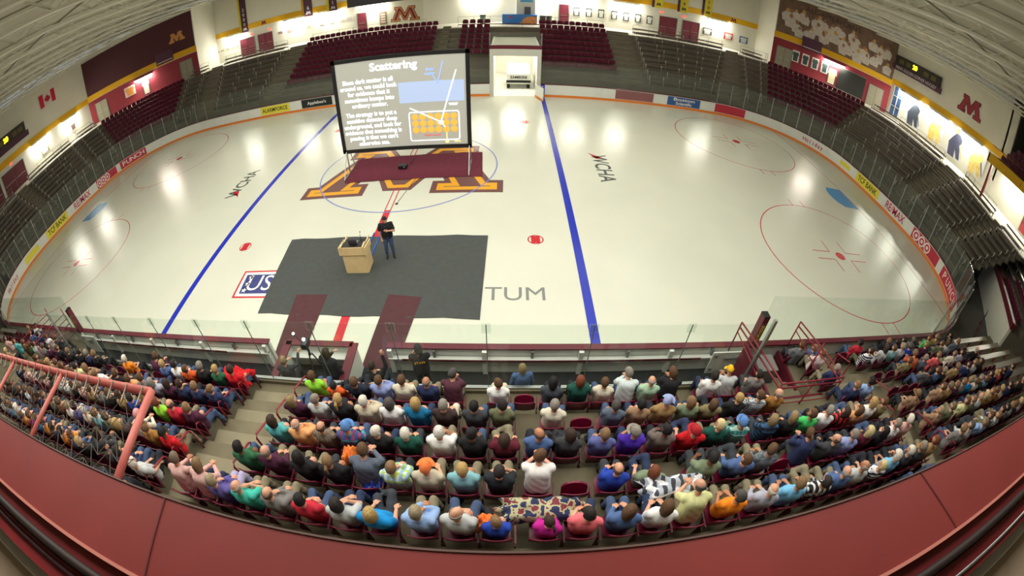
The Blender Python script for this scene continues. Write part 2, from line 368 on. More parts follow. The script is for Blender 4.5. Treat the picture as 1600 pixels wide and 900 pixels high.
advert(-1, 8.9, 11.7, 'k', "Applebee's", 'w', .36); advert(-1, 12.9, 15.8, 'y', 'ALARMFORCE', 'k', .5); advert(-1, 17.4, 20.2, 'w', '', 'b', .34); advert(-1, 22.2, 24.8, 'w', '', 'b', .34)
advert(-1, 29.3, 32.4, 'r', 'PUNCH', 'w', .62); advert(-1, 32.9, 35.7, 'r', '', 'w', ring3=True); advert(-1, 36.5, 39.4, 'w', 'RE/MAX', 'r', .78); advert(-1, 40.1, 43.1, 'y', 'TCF BANK', 'k', .62); advert(-1, 44.3, 46.3, 'y', '', 'k', .4, z0=.35, z1=.85); advert(-1, 47.7, 50.3, 'w', 'Holiday', 'r', .5)
# blue stripe up the boards where the line meets them
for x in (-7.68, 7.68): m = MB(); m.box(x-.15, x+.15, HY-.008, HY, .2, 1.03); m.obj('line_stripe', BLUE, boards)
text('advert_lettering', 'CCM', .26, ADTX['w'], frame((7.68, HY-.012, .62), (0, 0, 1), (-1, 0, 0)), boards, ext=.002)
# glass: panes and supports
def pane(sd, s0, s1, z0=1.07, z1=2.86, off=.06):
    m = MB(); vs = []
    for s in (s0, s1):
        for o_ in (off, off+.014):
            q, n = side_pt(s, o_, sd); vs += [(q.x, q.y, z0), (q.x, q.y, z1)]
    m.add(vs, [(0, 1, 5, 4), (2, 6, 7, 3), (1, 3, 7, 5), (0, 4, 6, 2), (0, 2, 3, 1), (4, 5, 7, 6)]); m.obj('glass_pane', GLASS2 if s0 > 57 else GLASS, boards)
def post(sd, s, z1=2.86):
    q, n = side_pt(s, .067, sd); m = MB(); t = Vector((-n.y, n.x))*.028
    a = q-t-n*.03; b = q+t-n*.03; c = q+t+n*.03; d = q-t+n*.03
    m.hexa([(a.x, a.y, 1.07), (b.x, b.y, 1.07), (c.x, c.y, 1.07), (d.x, d.y, 1.07), (a.x, a.y, z1), (b.x, b.y, z1), (c.x, c.y, z1), (d.x, d.y, z1)]); m.obj('glass_post', STEEL, boards)
for sd, a in ((1, 7.45), (-1, 0)):
    n = 6 if sd > 0 else 9; st = (22-a)/n
    for k in range(n): pane(sd, a+st*k+.01, a+st*(k+1)-.01)
    s = 22.0
    while s < 57.5:
        pane(sd, s+.02, s+1.2); post(sd, s); s += 1.22
    for k in range(4): pane(sd, s+.01+k*2.4, s+2.4*(k+1)-.01 if k < 3 else XN-12.05)
for k in range(2): pane(1, .02+1.95*k, 1.93+1.95*k)
# ---------------------------------------------------------------- stands (stepped concrete)
NR = 10
nodesR = [(-.001, (0, 13.95), (0, 21.6, 4.66)), (16.2, (16.2, 13.95), (16.2, 21.6, 4.66)), (26.4, (21.95, 13.95), (26.4, 22.0, 4.66)), (28.4, (25.0, 13.4), (28.4, 22.3, 4.66)), (30.3, (26.6, 12.6), (31.2, 21.6, 4.6)), (33.4, (28.9, 10.7), (36.2, 17.6, 4.6)), (36.4, (30.4, 8.3), (40.2, 13.4, 4.6)), (38.5, (31.2, 6.0), (41.0, 9.5, 4.6)), (46, (31.4, .5), (39.9, 2.2, 4.55)), (49, (31.4, -1.8), (39.2, -1.5, 4.45)), (54.5, (31.3, -5.2), (38.0, -6.0, 4.2)), (57, (30.6, -7.6), (37.4, -9.0, 4.1)), (58.2, (30.2, -8.7), (37.2, -10.2, 4.1))]
nodesL = [(0, (0, 13.95), (0, 21.6, 4.66)), (16.2, (-16.2, 13.95), (-16.2, 21.6, 4.66)), (25.4, (-21.6, 13.95), (-25.0, 21.8, 4.66)), (27.2, (-24.4, 13.6), (-27.0, 21.9, 4.66)), (29.6, (-26.4, 12.7), (-29.5, 20.6, 4.6)), (33.4, (-28.9, 10.7), (-34.4, 16.6, 4.6)), (36.4, (-30.4, 8.3), (-38.0, 12.2, 4.6)), (38.5, (-31.2, 6.0), (-38.6, 9.0, 4.6)), (46, (-31.4, .5), (-38.3, 2.2, 4.5)), (49, (-31.4, -1.8), (-38.0, -1.5, 4.4)), (54.5, (-31.3, -5.2), (-37.6, -6.0, 4.2)), (58.2, (-30.2, -8.7), (-37, -10.2, 4.1))]
def FB(sd, u):
    N = nodesR if sd > 0 else nodesL
    for i in range(len(N)-1):
        if u <= N[i+1][0] or i == len(N)-2:
            t = (u-N[i][0])/(N[i+1][0]-N[i][0]); a, b = N[i], N[i+1]; f = Vector(a[1]).lerp(Vector(b[1]), t); g = Vector(a[2]).lerp(Vector(b[2]), t)
            return Vector((f.x, f.y, 1.0)), g
def sp(sd, u, v, z_add=0):   # v: 0 front .. 1 back, in row units v*NR
    f, g = FB(sd, u); i = min(NR-1, int(v*NR+1e-6)); h = f.lerp(g, v); h.z = 1.0+(g.z-1.0)*(i+1)/NR+z_add; return h
def us(sd, u0, u1, step=1.0):
    N = [n[0] for n in (nodesR if sd > 0 else nodesL)]; k = max(1, int(math.ceil((u1-u0)/step)))
    return sorted(set([u0+(u1-u0)*i/k for i in range(k+1)]+[n for n in N if u0 < n < u1]))
def stand_steps(mb, sd, u0, u1):
    U = us(sd, u0, u1, 2.5); sg = 1 if sd > 0 else -1
    for i in range(NR):
        vs = []
        for u in U:
            f, g = FB(sd, u); a = f.lerp(g, i/NR); b = f.lerp(g, (i+1)/NR); z0 = 1.0+(g.z-1.0)*i/NR if i else 0; z1 = 1.0+(g.z-1.0)*(i+1)/NR
            c = a.lerp(b, .06)
            vs += [(a.x, a.y, z0), (a.x, a.y, z1), (b.x, b.y, z1)]
        mb.add(vs, [(3*k, 3*k+3, 3*k+4, 3*k+1)[::sg] for k in range(len(U)-1)]+[(3*k+1, 3*k+4, 3*k+5, 3*k+2)[::sg] for k in range(len(U)-1)])
CONF = mat('concrete_far_stand', (104, 98, 84), .9, noise=.12, nscale=1.2)
m = MB(); stand_steps(m, 1, 7.45, 58.2); stand_steps(m, -1, 0, 58.2)
# strip between x=0 and the zamboni tunnel
U = [0, 3.75]
def steps_between(mb, x0, x1, i0=0):
    for i in range(i0, NR):
        y0 = 13.95+.765*i; y1 = y0+.765; z1 = 1+.366*(i+1); z0 = (0 if i == 0 else 1+.366*i)
        mb.add([(x0, y0, z0), (x1, y0, z0), (x1, y0, z1), (x0, y0, z1), (x1, y1, z1), (x0, y1, z1)], [(0, 1, 2, 3), (3, 2, 4, 5)])
steps_between(m, 0, 3.75); steps_between(m, 3.75, 7.45, 8)
m.obj('floor_far_stand', CONF, kind='structure')
# upper concourse floor
m = MB(); z = 4.63
cp = [FB(-1, u)[1] for u in (58.2, 54.5, 49, 46, 38.5, 36.4, 33.4, 29.6, 27.2, 25.4, 16.2, 0)]+[FB(1, u)[1] for u in (16.2, 26.4, 28.4, 30.3, 33.4, 36.4, 38.5, 46, 49, 54.5, 58.2)]
outer = []
for p in cp:
    if p.y < 9: outer.append((44.0 if p.x > 0 else -42.0, p.y))
    elif p.y < 20: outer.append((44.0 if p.x > 0 else -42.0, p.y+ (6 if p.y > 12 else 3)))
    else: outer.append((p.x, 26.0))
vs = []
for p, o_ in zip(cp, outer): vs += [(p.x, p.y, p.z-.02), (o_[0], o_[1], p.z-.02)]
m.add(vs, [(2*k, 2*k+2, 2*k+3, 2*k+1) for k in range(len(cp)-1)]); 
m.obj('floor_concourse', mat('concourse_floor', (206, 204, 190), .6), kind='structure')
# ground slab outside the boards
m = MB(); m.box(-48, 50, -32, 34, -.3, -.02); m.obj('floor_slab', mat('slab', (96, 94, 90), .9, noise=.1, nscale=.8), kind='structure')
# near stand: tread k at z=1.25+.404k, between y=-15.43-.845k and .845 in front of it
def near_steps(mb, x0, x1, k0, k1):
    for k in range(k0, k1+1):
        yb = -15.43-.845*k; yf = yb+.845; z = 1.25+.404*k; zf = z-.404 if k > k0 else 0
        mb.box(x0, x1, yb-.0, yf, zf-.3 if k > k0 else 0, z)
m = MB()
near_steps(m, -30, -11.9, -2, 7); near_steps(m, -11.9, 11.3, 0, 7); near_steps(m, 11.3, 13.2, 1, 7); near_steps(m, 13.2, 30.5, -2, 7)
m.obj('floor_near_stand', CONC, kind='structure')
m = MB()
for xa, xb, k0 in ((-1.05, .42, 0), (14.1, 14.75, -2), (11.3, 14.75, 1)):   # half steps and nosings in the aisles
    for k in range(k0, 7):
        yb = -15.43-.845*k; z = 1.25+.404*k
        if xa != 11.3: m.box(xa, xb, yb+.0, yb+.42, z, z+.2)
m.obj('floor_aisle_steps', CONCN, kind='structure')
# players' benches: pit floor and rubber mat
m = MB(); m.box(-11.9, 11.3, -14.55, -13.05, 0, .16); m.obj('floor_bench_pit', DARK, kind='structure')
# ---------------------------------------------------------------- walls and ceiling
def wallseg(nm, a, b, z0, z1, mt, t=.25, band=None):
    a = Vector(a); b = Vector(b); d = (b-a).normalized(); n = Vector((-d.y, d.x)); M = MB()
    if n.dot(-(a+b)/2) > 0: n = -n
    p = [a, b, b+n*t, a+n*t]; M.hexa([(q.x, q.y, z0) for q in p]+[(q.x, q.y, z1) for q in p]); o = M.obj(nm, mt, kind='structure')
    if band:
        M = MB(); p = [a-n*.03, b-n*.03, b, a]; M.hexa([(q.x, q.y, band[0]) for q in p]+[(q.x, q.y, band[1]) for q in p]); M.obj('yellow_band', GOLD, o)
    return o
far_l = wallseg('wall_far_upper', (-30, 26), (33.5, 26), 4.6, 13.2, WHITE, band=(7.85, 8.5))
lw = wallseg('wall_left_corner', (-28.2, 21.3), (-42, 14.6), 4.6, 13.2, WHITE, band=(7.55, 8.25))
wallseg('wall_left_return', (-28.2, 21.3), (-28.6, 26), 4.6, 13.2, WHITE)
rw = wallseg('wall_right_corner', (32.0, 21.9), (44, 14.6), 4.6, 13.2, WHITE, band=(7.9, 8.55))
wallseg('wall_right_return', (32.0, 21.9), (32.2, 26), 4.6, 13.2, WHITE)
le = wallseg('wall_left_end', (-42, 14.6), (-42, -32), 0, 13.2, WHITE, band=(7.45, 8.15))
re_ = wallseg('wall_right_end', (44, 14.6), (44, -2.4), 4, 13.2, WHITE, band=(8.2, 8.85))
wallseg('wall_right_end_near', (44, -2.4), (44, -32), 0, 8.2, WHITE)
# maroon lower halves of the two corner walls
for nm, a, b, zt in (('wall_left_corner_lower', (-28.2, 21.3), (-42, 14.6), 7.5), ('wall_right_corner_lower', (32.0, 21.9), (44, 14.6), 7.85)):
    a = Vector(a); b = Vector(b); d = (b-a).normalized(); n = Vector((d.y, -d.x)); n = n if n.dot(-(a+b)/2) > 0 else -n
    M = MB(); p = [a+n*.03, b+n*.03, b+n*.002, a+n*.002]; M.hexa([(q.x, q.y, 4.6) for q in p]+[(q.x, q.y, zt) for q in p]); M.obj(nm, MAROONW, kind='structure')
m = MB(); m.box(-43, 66, -34, 30, 14.2, 14.5); m.obj('ceiling', mat('roof_deck', (206, 202, 184), .8, noise=.05, nscale=.4), kind='structure')
m = MB(); m.box(-43, 50, -32.3, -32, -.2, 14.3); m.obj('wall_near', WHITE, kind='structure')
# upper seating recess at the right end beyond the balcony
m = MB(); m.box(52, 52.3, -32, -1, 0, 14.3); m.obj('wall_recess', mat('ochre_wall', (150, 132, 84), .9), kind='structure')
m = MB(); m.box(44.0, 52.2, -1.6, -1.4, 6, 14.3); m.obj('wall_recess_side', GREY, kind='structure')
# roof trusses spanning across the rink
TR = mat('truss_white', (222, 220, 204), .5)
M = MB(); M.box(-.15, .15, -31.5, 27, 12.72, 12.84); chord = M.mesh('bottom_chord', TR)
M = MB(); M.box(-.1, .1, -31.5, 27, 14.0, 14.15); chord2 = M.mesh('top_chord', TR)
M = MB(); y = -31.0; k = 0
while y < 26: M.bar((0, y, 12.8 if k % 2 else 14.05), (0, y+2.2, 14.05 if k % 2 else 12.8), .07); y += 2.2; k += 1
web = M.mesh('web_bracing', TR)
TRL = 'white steel roof truss spanning the width of the rink below the deck'
k = 0
for x in [-41.0+2.95*i for i in range(29)]:
    if -4 < x < 13: continue
    t = empty('roof_truss', (x, 0, 0), label=TRL, cat='roof truss', group='white roof trusses across the rink')
    link('bottom_chord', chord, t); link('top_chord', chord2, t); link('web_bracing', web, t)
DUCT = mat('duct_grey', (188, 186, 172), .5)
for y in (-9, 3, 12, 20):
    for xa, xb in ((-42, -5), (14, 43.9)): M = MB(); M.box(xa, xb, y, y+.12, 12.9, 13.0); M.obj('roof_purlin', DUCT, label='pale steel bracing line running lengthwise through the trusses', cat='roof beam', group='bracing lines through the trusses')
# ================================================================ people
SKIN = mat('skin', (214, 160, 132), .55); SKIN2 = mat('skin_tan', (186, 132, 100), .55); SKIN3 = mat('skin_brown', (120, 78, 56), .55)
EYE = mat('eye_dark', (40, 30, 26), .3); LIP = mat('lip', (176, 96, 88), .5)
def head_verts(scale=1.0, jaw=True, nu=22, nv=16):
    vs = []
    for j in range(nv+1):
        ph = PI*j/nv
        for i in range(nu):
            th = 2*PI*i/nu; x = math.sin(ph)*math.sin(th); y = math.sin(ph)*math.cos(th); z = math.cos(ph)
            X, Y, Z = .077*x, .097*y, .118*z
            if z < 0:
                X *= 1+.34*z; Y = Y*(1+.12*z) if y > 0 else Y*(1+.45*z)
            if jaw and y > 0:
                Y += .026*math.exp(-((x/.16)**2+((z+.12)/.2)**2))
                Y -= .010*(math.exp(-(((x-.42)/.2)**2+((z-.12)/.14)**2))+math.exp(-(((x+.42)/.2)**2+((z-.12)/.14)**2)))
                Y += .006*math.exp(-((x/.5)**2+((z-.32)/.12)**2)) + .012*math.exp(-((x/.3)**2+((z+.85)/.14)**2)) + .006*math.exp(-((x/.28)**2+((z+.52)/.09)**2))
            vs.append(Vector((X, Y, Z))*scale)
    fs = [(j*nu+i, (j+1)*nu+i, (j+1)*nu+(i+1) % nu, j*nu+(i+1) % nu) for j in range(nv) for i in range(nu)]
    return vs, fs
def add_head(mb, c, rot):
    vs, fs = head_verts(); mb.add([c+rot @ v for v in vs], fs, 0, True)
    for s in (-1, 1):
        mb.ball(c+rot @ Vector((s*.078, -.004, -.008)), .010, .020, .033, 8, 6, 0, rot)
def face_detail(mb, c, rot):
    for s in (-1, 1):
        mb.ball(c+rot @ Vector((s*.032, .083, .014)), .014, .009, .008, 8, 6, 1, rot)
        mb.ball(c+rot @ Vector((s*.032, .088, .033)), .018, .006, .004, 8, 4, 1, rot)
    mb.ball(c+rot @ Vector((0, .094, -.056)), .022, .008, .007, 8, 6, 2, rot)
def hand(mb, w, d, side, pal=Vector((0, 0, -1)), curl=.5, s=1.0):
    """palm, four unequal bent fingers and a side thumb, from wrist w along d"""
    d = Vector(d).normalized(); lat = d.cross(pal).normalized()*side; pal = lat.cross(d).normalized()*side
    for k in range(4):
        b = w+d*.02*s+lat*(k-1.5)*.017*s; e = w+d*.085*s+lat*(k-1.5)*.020*s; mb.cap(b, .014*s, e, .011*s, 8)
        L = (.036, .042, .038, .029)[k]*s; q = e+(d*math.cos(curl)+pal*math.sin(curl))*L; mb.cap(e, .0095*s, q, .009*s, 8)
        q2 = q+(d*math.cos(curl*2.2)+pal*math.sin(curl*2.2))*L*.75; mb.cap(q, .009*s, q2, .0075*s, 8)
    t0 = w+d*.03*s-lat*.026*s; t1 = t0+(d*.6-lat*.7+pal*.3).normalized()*.036*s; t2 = t1+(d*.9-lat*.1+pal*.3).normalized()*.03*s
    mb.cap(w+d*.015*s-lat*.012*s, .014*s, t1, .011*s, 8); mb.cap(t1, .011*s, t2, .008*s, 8)
def build_person(J, head_rot, name='body', fem=False):
    """J: dict of joints. Returns meshes of body, shirt (short, long), trousers, shoes"""
    V = {k: Vector(v) for k, v in J.items()}
    B = MB(); sc = .93
    B.cap(V['pel'], .125*sc, V['wai'], .12*sc, 14); B.cap(V['wai'], .115*sc, V['che'], .13*sc, 14)
    B.cap(V['che'], .10, V['nek'], .058, 12)
    for s in 'LR':
        B.cap(V['che'], .09, V['sh'+s], .062, 12); B.cap(V['sh'+s], .054, V['el'+s], .042, 12); B.cap(V['el'+s], .041, V['wr'+s], .027, 12)
        B.cap(V['pel'], .10, V['hi'+s], .088, 12); B.cap(V['hi'+s], .085, V['kn'+s], .056, 12); B.cap(V['kn'+s], .054, V['an'+s], .038, 12)
    B.cap(V['nek'], .053, V['hed']+head_rot @ Vector((0, -.02, -.06)), .052, 12); add_head(B, V['hed'], head_rot)
    me = evalmesh('b', B.mesh('b', SKIN), .012, 2)
    H = MB(); 
    for s, sg in (('L', -1), ('R', 1)):
        d = (V['wr'+s]-V['el'+s]).normalized(); hd = V.get('hd'+s); d = (hd-V['wr'+s]).normalized() if hd else d
        hand(H, V['wr'+s], d, sg, Vector((0, -.3, -1)) if abs(d.z) < .9 else Vector((0, 1, 0)), J.get('curl', .55) if isinstance(J.get('curl', .55), float) else .55)
    face_detail(H, V['hed'], head_rot)
    hm = H.mesh('h', [SKIN, EYE, LIP]); bm = bmesh.new(); bm.from_mesh(me)
    for f in bm.faces: f.smooth = True; f.material_index = 0
    bm.from_mesh(hm); bm.to_mesh(me); bm.free(); me.materials.clear()
    for mm in (SKIN, EYE, LIP): me.materials.append(mm)
    me.name = name
    out = {'body': me}
    for nm, fore in (('shirt_short', 0), ('shirt_long', 1)):
        T = MB(); T.cap(V['che'], .125, V['nek']-Vector((0, 0, .035)), .072, 12)
        for q in (-.062, 0, .062): T.cap(V['pel']+Vector((q, -.01, 0)), .148, V['wai']+Vector((q, 0, 0)), .140, 14); T.cap(V['wai']+Vector((q, 0, 0)), .140, V['che']+Vector((q*1.15, 0, .02)), .135, 14)
        for s in 'LR':
            T.cap(V['che']+Vector((0, 0, .03)), .105, V['sh'+s], .078, 12)
            if fore: T.cap(V['sh'+s], .070, V['el'+s], .058, 12); T.cap(V['el'+s], .057, V['el'+s].lerp(V['wr'+s], .94), .042, 12)
            else: T.cap(V['sh'+s], .072, V['sh'+s].lerp(V['el'+s], .72), .064, 12)
        mm = evalmesh(nm, T.mesh('t', SKIN), .017, 2, [SKIN])
        for v in mm.vertices:   # cloth folds
            c = v.co; k = math.sin(c.x*34+c.z*27)*math.sin(c.y*31-c.z*22); v.co = c+v.normal*k*.005
        out[nm] = mm
    T = MB()
    T.cap(V['pel']-Vector((0, 0, .02)), .135, V['pel'].lerp(V['wai'], .5), .128, 14)
    for s in 'LR':
        T.cap(V['pel'], .12, V['hi'+s], .108, 12); T.cap(V['hi'+s], .106, V['kn'+s], .074, 12); T.cap(V['kn'+s], .074, V['kn'+s].lerp(V['an'+s], .92), .056, 12)
    mm = evalmesh('trousers', T.mesh('t', SKIN), .018, 2, [SKIN])
    for v in mm.vertices:
        c = v.co; v.co = c+v.normal*.004*math.sin(c.z*40+c.y*26)
    out['trousers'] = mm
    for s in 'LR':
        T = MB(); a = V['an'+s]; t = V['to'+s]; T.cap(a-Vector((0, 0, .045)), .040, t, .036, 10); T.cap(a+(a-t)*.18-Vector((0, 0, .05)), .038, t, .03, 10)
        out['shoe'+s] = evalmesh('shoe', T.mesh('t', BLACK), .016, 1, [BLACK])
    for k in out:
        for p in out[k].polygons: p.use_smooth = True
    return out
BASE = dict(pel=(0, .25, .55), wai=(0, .20, .72), che=(0, .155, .92), nek=(0, .14, 1.09), hed=(0, .165, 1.245),
    shL=(-.17, .145, 1.0), shR=(.17, .145, 1.0), hiL=(-.09, .28, .53), hiR=(.09, .28, .53), knL=(-.13, .66, .56), knR=(.13, .66, .56),
    anL=(-.13, .70, .13), anR=(.13, .70, .13), toL=(-.14, .82, .05), toR=(.14, .82, .05))
POSES = [
 dict(elL=(-.225, .22, .77), elR=(.225, .22, .77), wrL=(-.12, .44, .70), wrR=(.12, .44, .70), hdL=(-.02, .52, .68), hdR=(.02, .54, .70)),
 dict(elL=(-.22, .27, .79), elR=(.22, .27, .79), wrL=(.02, .38, .84), wrR=(-.02, .36, .78), hdL=(.16, .34, .86), hdR=(-.16, .34, .80), knL=(-.19, .62, .56), knR=(.19, .62, .56), anL=(-.2, .68, .13), anR=(.2, .68, .13)),
 dict(elL=(-.21, .34, .79), elR=(.22, .40, .82), wrL=(-.06, .50, .72), wrR=(.06, .33, 1.02), hdL=(.04, .54, .70), hdR=(.03, .28, 1.10), knR=(.10, .66, .62)),
 dict(che=(0, .30, .90), nek=(0, .38, 1.04), hed=(0, .44, 1.175), wai=(0, .26, .72), shL=(-.19, .34, .98), shR=(.19, .34, .98), elL=(-.24, .50, .74), elR=(.24, .50, .74), wrL=(-.05, .66, .76), wrR=(.05, .66, .76), hdL=(.02, .72, .80), hdR=(-.02, .72, .80), knL=(-.17, .64, .56), knR=(.17, .64, .56)),
 dict(che=(0, .11, .92), nek=(0, .06, 1.08), hed=(0, .07, 1.235), shL=(-.19, .08, 1.01), shR=(.19, .08, 1.01), elL=(-.25, .2, .78), elR=(.25, .2, .78), wrL=(-.19, .42, .69), wrR=(.19, .42, .69), knL=(-.22, .60, .60), knR=(.05, .68, .68), anL=(-.2, .68, .13), anR=(-.14, .70, .50), toR=(-.22, .76, .47)),
]
VAR = {}
for pi_, P_ in enumerate(POSES):
    J = dict(BASE); J.update(P_)
    for q in ('elL', 'elR', 'wrL', 'wrR'): J[q] = (J[q][0]*.87, J[q][1], J[q][2])
    for q in ('knL', 'knR'): J[q] = (J[q][0]*.85, J[q][1]-.03, J[q][2])
    for hy in (-1, 0, 1):
        if hy != 0 and pi_ in (3, 4) : pass
        rot = Euler((math.radians((-4, 2, 4, -18, 6)[pi_]), 0, math.radians(-38*hy))).to_matrix()
        r = build_person(J, rot, 'person') if hy == 0 else None
        if hy == 0:
            VAR[(pi_, 0)] = (r, Vector(J['hed']), rot); base_r = r
    for hy in (-1, 1):   # head turned: rebuild the body only, share the clothes
        rot = Euler((math.radians((-4, 2, 4, -18, 6)[pi_]), 0, math.radians(-38*hy))).to_matrix()
        V = J; rr = build_person(J, rot, 'person')
        rr2 = dict(base_r); rr2['body'] = rr['body']; VAR[(pi_, hy)] = (rr2, Vector(J['hed']), rot)
# hair shells, in head coordinates
def hair_mesh(style):
    vs, fs = head_verts(1.0, False, 28, 20); rnd = random.Random(hash(style) % 97 if False else len(style)*7); keep = []
    out = []
    for v in vs:
        n = Vector((v.x/.077, v.y/.097, v.z/.118)); z = n.z; y = n.y
        bump = .004*math.sin(n.x*13+z*9)*math.sin(n.y*11+z*7)
        if style == 'short': k = 1.12+.05*max(z, 0); w = v*k+n*bump
        elif style == 'buzz': w = v*1.05+n*bump*.4
        elif style == 'bald': w = v*1.06+n*bump*.5
        elif style == 'long':
            w = v*1.19+n*bump*1.5
            if y < .35 and z < .15:
                d = (.15-z); w.z -= .12*d; w.y -= .012*d; w.x *= 1+.12*d
        elif style == 'pony': w = v*1.10+n*bump
        elif style == 'cap':
            w = Vector((v.x*1.16, v.y*1.16, max(v.z*1.14, .0)+.006))
        out.append(w)
    fl = []
    for f in fs:
        c = sum((vs[i] for i in f), Vector())/4; n = Vector((c.x/.077, c.y/.097, c.z/.118))
        if style == 'cap': ok = n.z > -.12
        elif style == 'bald': ok = n.z < .42 and n.z > -.62 and n.y < .12
        elif style == 'long': ok = (n.z > .45) or (n.y < .42)
        elif style in ('short', 'buzz', 'pony'): ok = (n.z > .52) or (n.y < .30 and n.z > -.62) or (n.y < .0 and n.z > -.7)
        if ok: fl.append(f)
    mb = MB(); mb.add(out, fl, 0, True)
    if style == 'pony':
        mb.cap((0, -.105, .03), .026, (0, -.15, .0), .03, 10); mb.cap((0, -.15, .0), .03, (0, -.165, -.15), .014, 10)
    if style == 'cap':
        vs2 = []; n = 12
        for k in range(n+1):
            t = PI*k/n
            for rr, zz in ((.083, .012), (.083, .004), (.15, -.008), (.15, -.002)):
                vs2.append((rr*math.cos(t)*(.95 if rr > .1 else 1), .03+rr*math.sin(t)*1.05, zz))
        mb.add(vs2, [(4*k+j, 4*k+(j+1) % 4, 4*k+4+(j+1) % 4, 4*k+4+j) for k in range(n) for j in range(4)], 0, True)
        mb.ball((0, 0, .138), .010, .010, .006, 8, 4)
    me = mb.mesh('hair', SKIN); bm = bmesh.new(); bm.from_mesh(me); bmesh.ops.solidify(bm, geom=bm.faces[:], thickness=.006) if style not in ('cap',) else None
    bm.to_mesh(me); bm.free()
    for p in me.polygons: p.use_smooth = True
    return me
HAIRM = {s: hair_mesh(s) for s in ('short', 'long', 'bald', 'pony', 'cap', 'buzz')}
HC = dict(pink=(214,150,150), brown=(92, 66, 44), black=(26, 24, 26), dark=(40, 34, 32), darkbrown=(58, 42, 34), blond=(176, 146, 92), paleblond=(206, 188, 138), grey=(136, 130, 120), white=(214, 208, 196), greybald=(132, 118, 104), auburn=(112, 60, 38),
  darkgrey=(78, 74, 72), bald=(170, 160, 150), yellow=(238, 184, 34), dirtyblond=(140, 120, 84), whitegrey=(208, 204, 196), balding=(96, 76, 62), lightbrown=(128, 100, 70), blue=(86, 130, 190), paleblue=(150, 164, 206),
  red=(168, 30, 40), greybrown=(112, 98, 82), greyblond=(150, 136, 108), orange=(236, 122, 62), baldgrey=(84, 82, 80), baldwhite=(206, 200, 188))
HN = dict(pink='pink', orange='orange', red='red', yellow='yellow', blue='blue', paleblue='pale blue', brown='brown', black='black', dark='dark', darkbrown='dark brown', blond='blond', paleblond='pale blond', grey='grey', white='white', greybald='thinning grey', auburn='reddish brown', darkgrey='dark grey', bald='bald', dirtyblond='dark blond',
  whitegrey='white-grey', balding='thinning brown', lightbrown='light brown', greybrown='greying brown', greyblond='greying blond', baldgrey='bald', baldwhite='bald')
SC = dict(lime=('lime green', (150, 222, 60)), orange=('orange', (226, 92, 34)), navyblack=('blue-black', (34, 40, 54)), periwinkle=('pale violet-blue', (146, 160, 210)), cream=('cream', (222, 214, 192)), navy=('navy blue', (40, 50, 88)), plum=('dark plum', (84, 44, 58)),
  white=('white', (236, 236, 234)), darkgrey=('dark grey', (66, 72, 80)), forest=('dark green', (20, 78, 66)), palewhite=('off-white', (206, 220, 220)), mint=('mint green', (166, 200, 172)), black=('black', (30, 30, 34)), lightgrey=('light grey', (188, 192, 192)),
  plum2=('deep purple', (72, 28, 56)), beige=('beige', (206, 196, 172)), teal=('teal blue', (20, 112, 158)), darkbrown=('dark brown', (62, 46, 44)), charcoal=('charcoal', (60, 62, 66)), olive=('olive', (104, 108, 80)), slate=('slate grey', (92, 102, 118)),
  tan=('tan', (158, 126, 98)), camel=('camel', (160, 130, 86)), sage=('sage green', (122, 138, 110)), khaki=('khaki', (132, 120, 84)), turquoise=('turquoise', (88, 176, 180)), peach=('peach', (232, 168, 112)), denim=('denim blue', (78, 104, 152)),
  blueviolet=('muted violet', (92, 100, 156)), purple=('bright purple', (76, 40, 172)), taupe=('taupe', (112, 98, 94)), red=('bright red', (206, 22, 34)), ochre=('ochre', (150, 104, 44)), green=('mid green', (44, 100, 66)), slate2=('slate', (90, 100, 110)),
  paleteal=('pale teal', (132, 186, 196)), royal=('royal blue', (34, 66, 168)), maroon=('maroon', (92, 20, 40)), brightgreen=('bright green', (72, 204, 106)), pink=('pale pink', (214, 170, 164)), violet=('violet', (96, 84, 150)), aqua=('aqua green', (66, 186, 166)),
  grey=('mid grey', (122, 120, 118)), crimson=('crimson', (196, 40, 60)), brightblue=('bright blue', (20, 140, 210)), lightblue=('light blue', (146, 176, 222)), magenta=('magenta', (188, 26, 140)), salmon=('salmon pink', (232, 112, 122)), paleyellow=('pale yellow', (216, 218, 158)),
  brightorange=('bright orange', (250, 140, 30)), lilacgrey=('lilac grey', (168, 170, 186)), skyblue=('sky blue', (120, 190, 232)), brown=('brown', (104, 72, 50)), palepink=('very pale pink', (226, 208, 208)), coral=('coral', (232, 104, 104)), rust=('rust orange', (196, 98, 60)))
PAT = dict(mottled=('multicoloured patterned', (96, 90, 84), (150, 130, 80), 'noise', 12, (90, 80, 130)), plaidblue=('blue and red plaid', (52, 92, 160), (150, 60, 96), 'plaid', 9, (64, 150, 160)), plaidteal=('teal plaid', (46, 122, 120), (70, 150, 146), 'plaid', 12, (170, 200, 190)),
  gingham=('grey checked', (70, 76, 88), (170, 178, 186), 'plaid', 26, (200, 204, 208)), redstripe=('black and red striped', (30, 28, 30), (224, 36, 44), 'stripex', 7, None), plaidlime=('lime, white and blue plaid', (150, 190, 214), (214, 226, 214), 'plaid', 10, (170, 204, 70)),
  blackprint=('black printed', (30, 34, 42), (30, 34, 42), 'noise', 4, (30, 34, 42)), greystripe=('dark grey striped', (84, 92, 98), (124, 132, 138), 'stripe', 34, None), navystripe=('navy striped', (30, 36, 52), (50, 90, 130), 'stripe', 9, None),
  plaidbw=('black and white plaid', (30, 30, 34), (232, 232, 232), 'plaid', 8, (150, 150, 154)), bwstripe=('navy and white striped', (34, 38, 66), (232, 234, 240), 'stripe', 12, None))
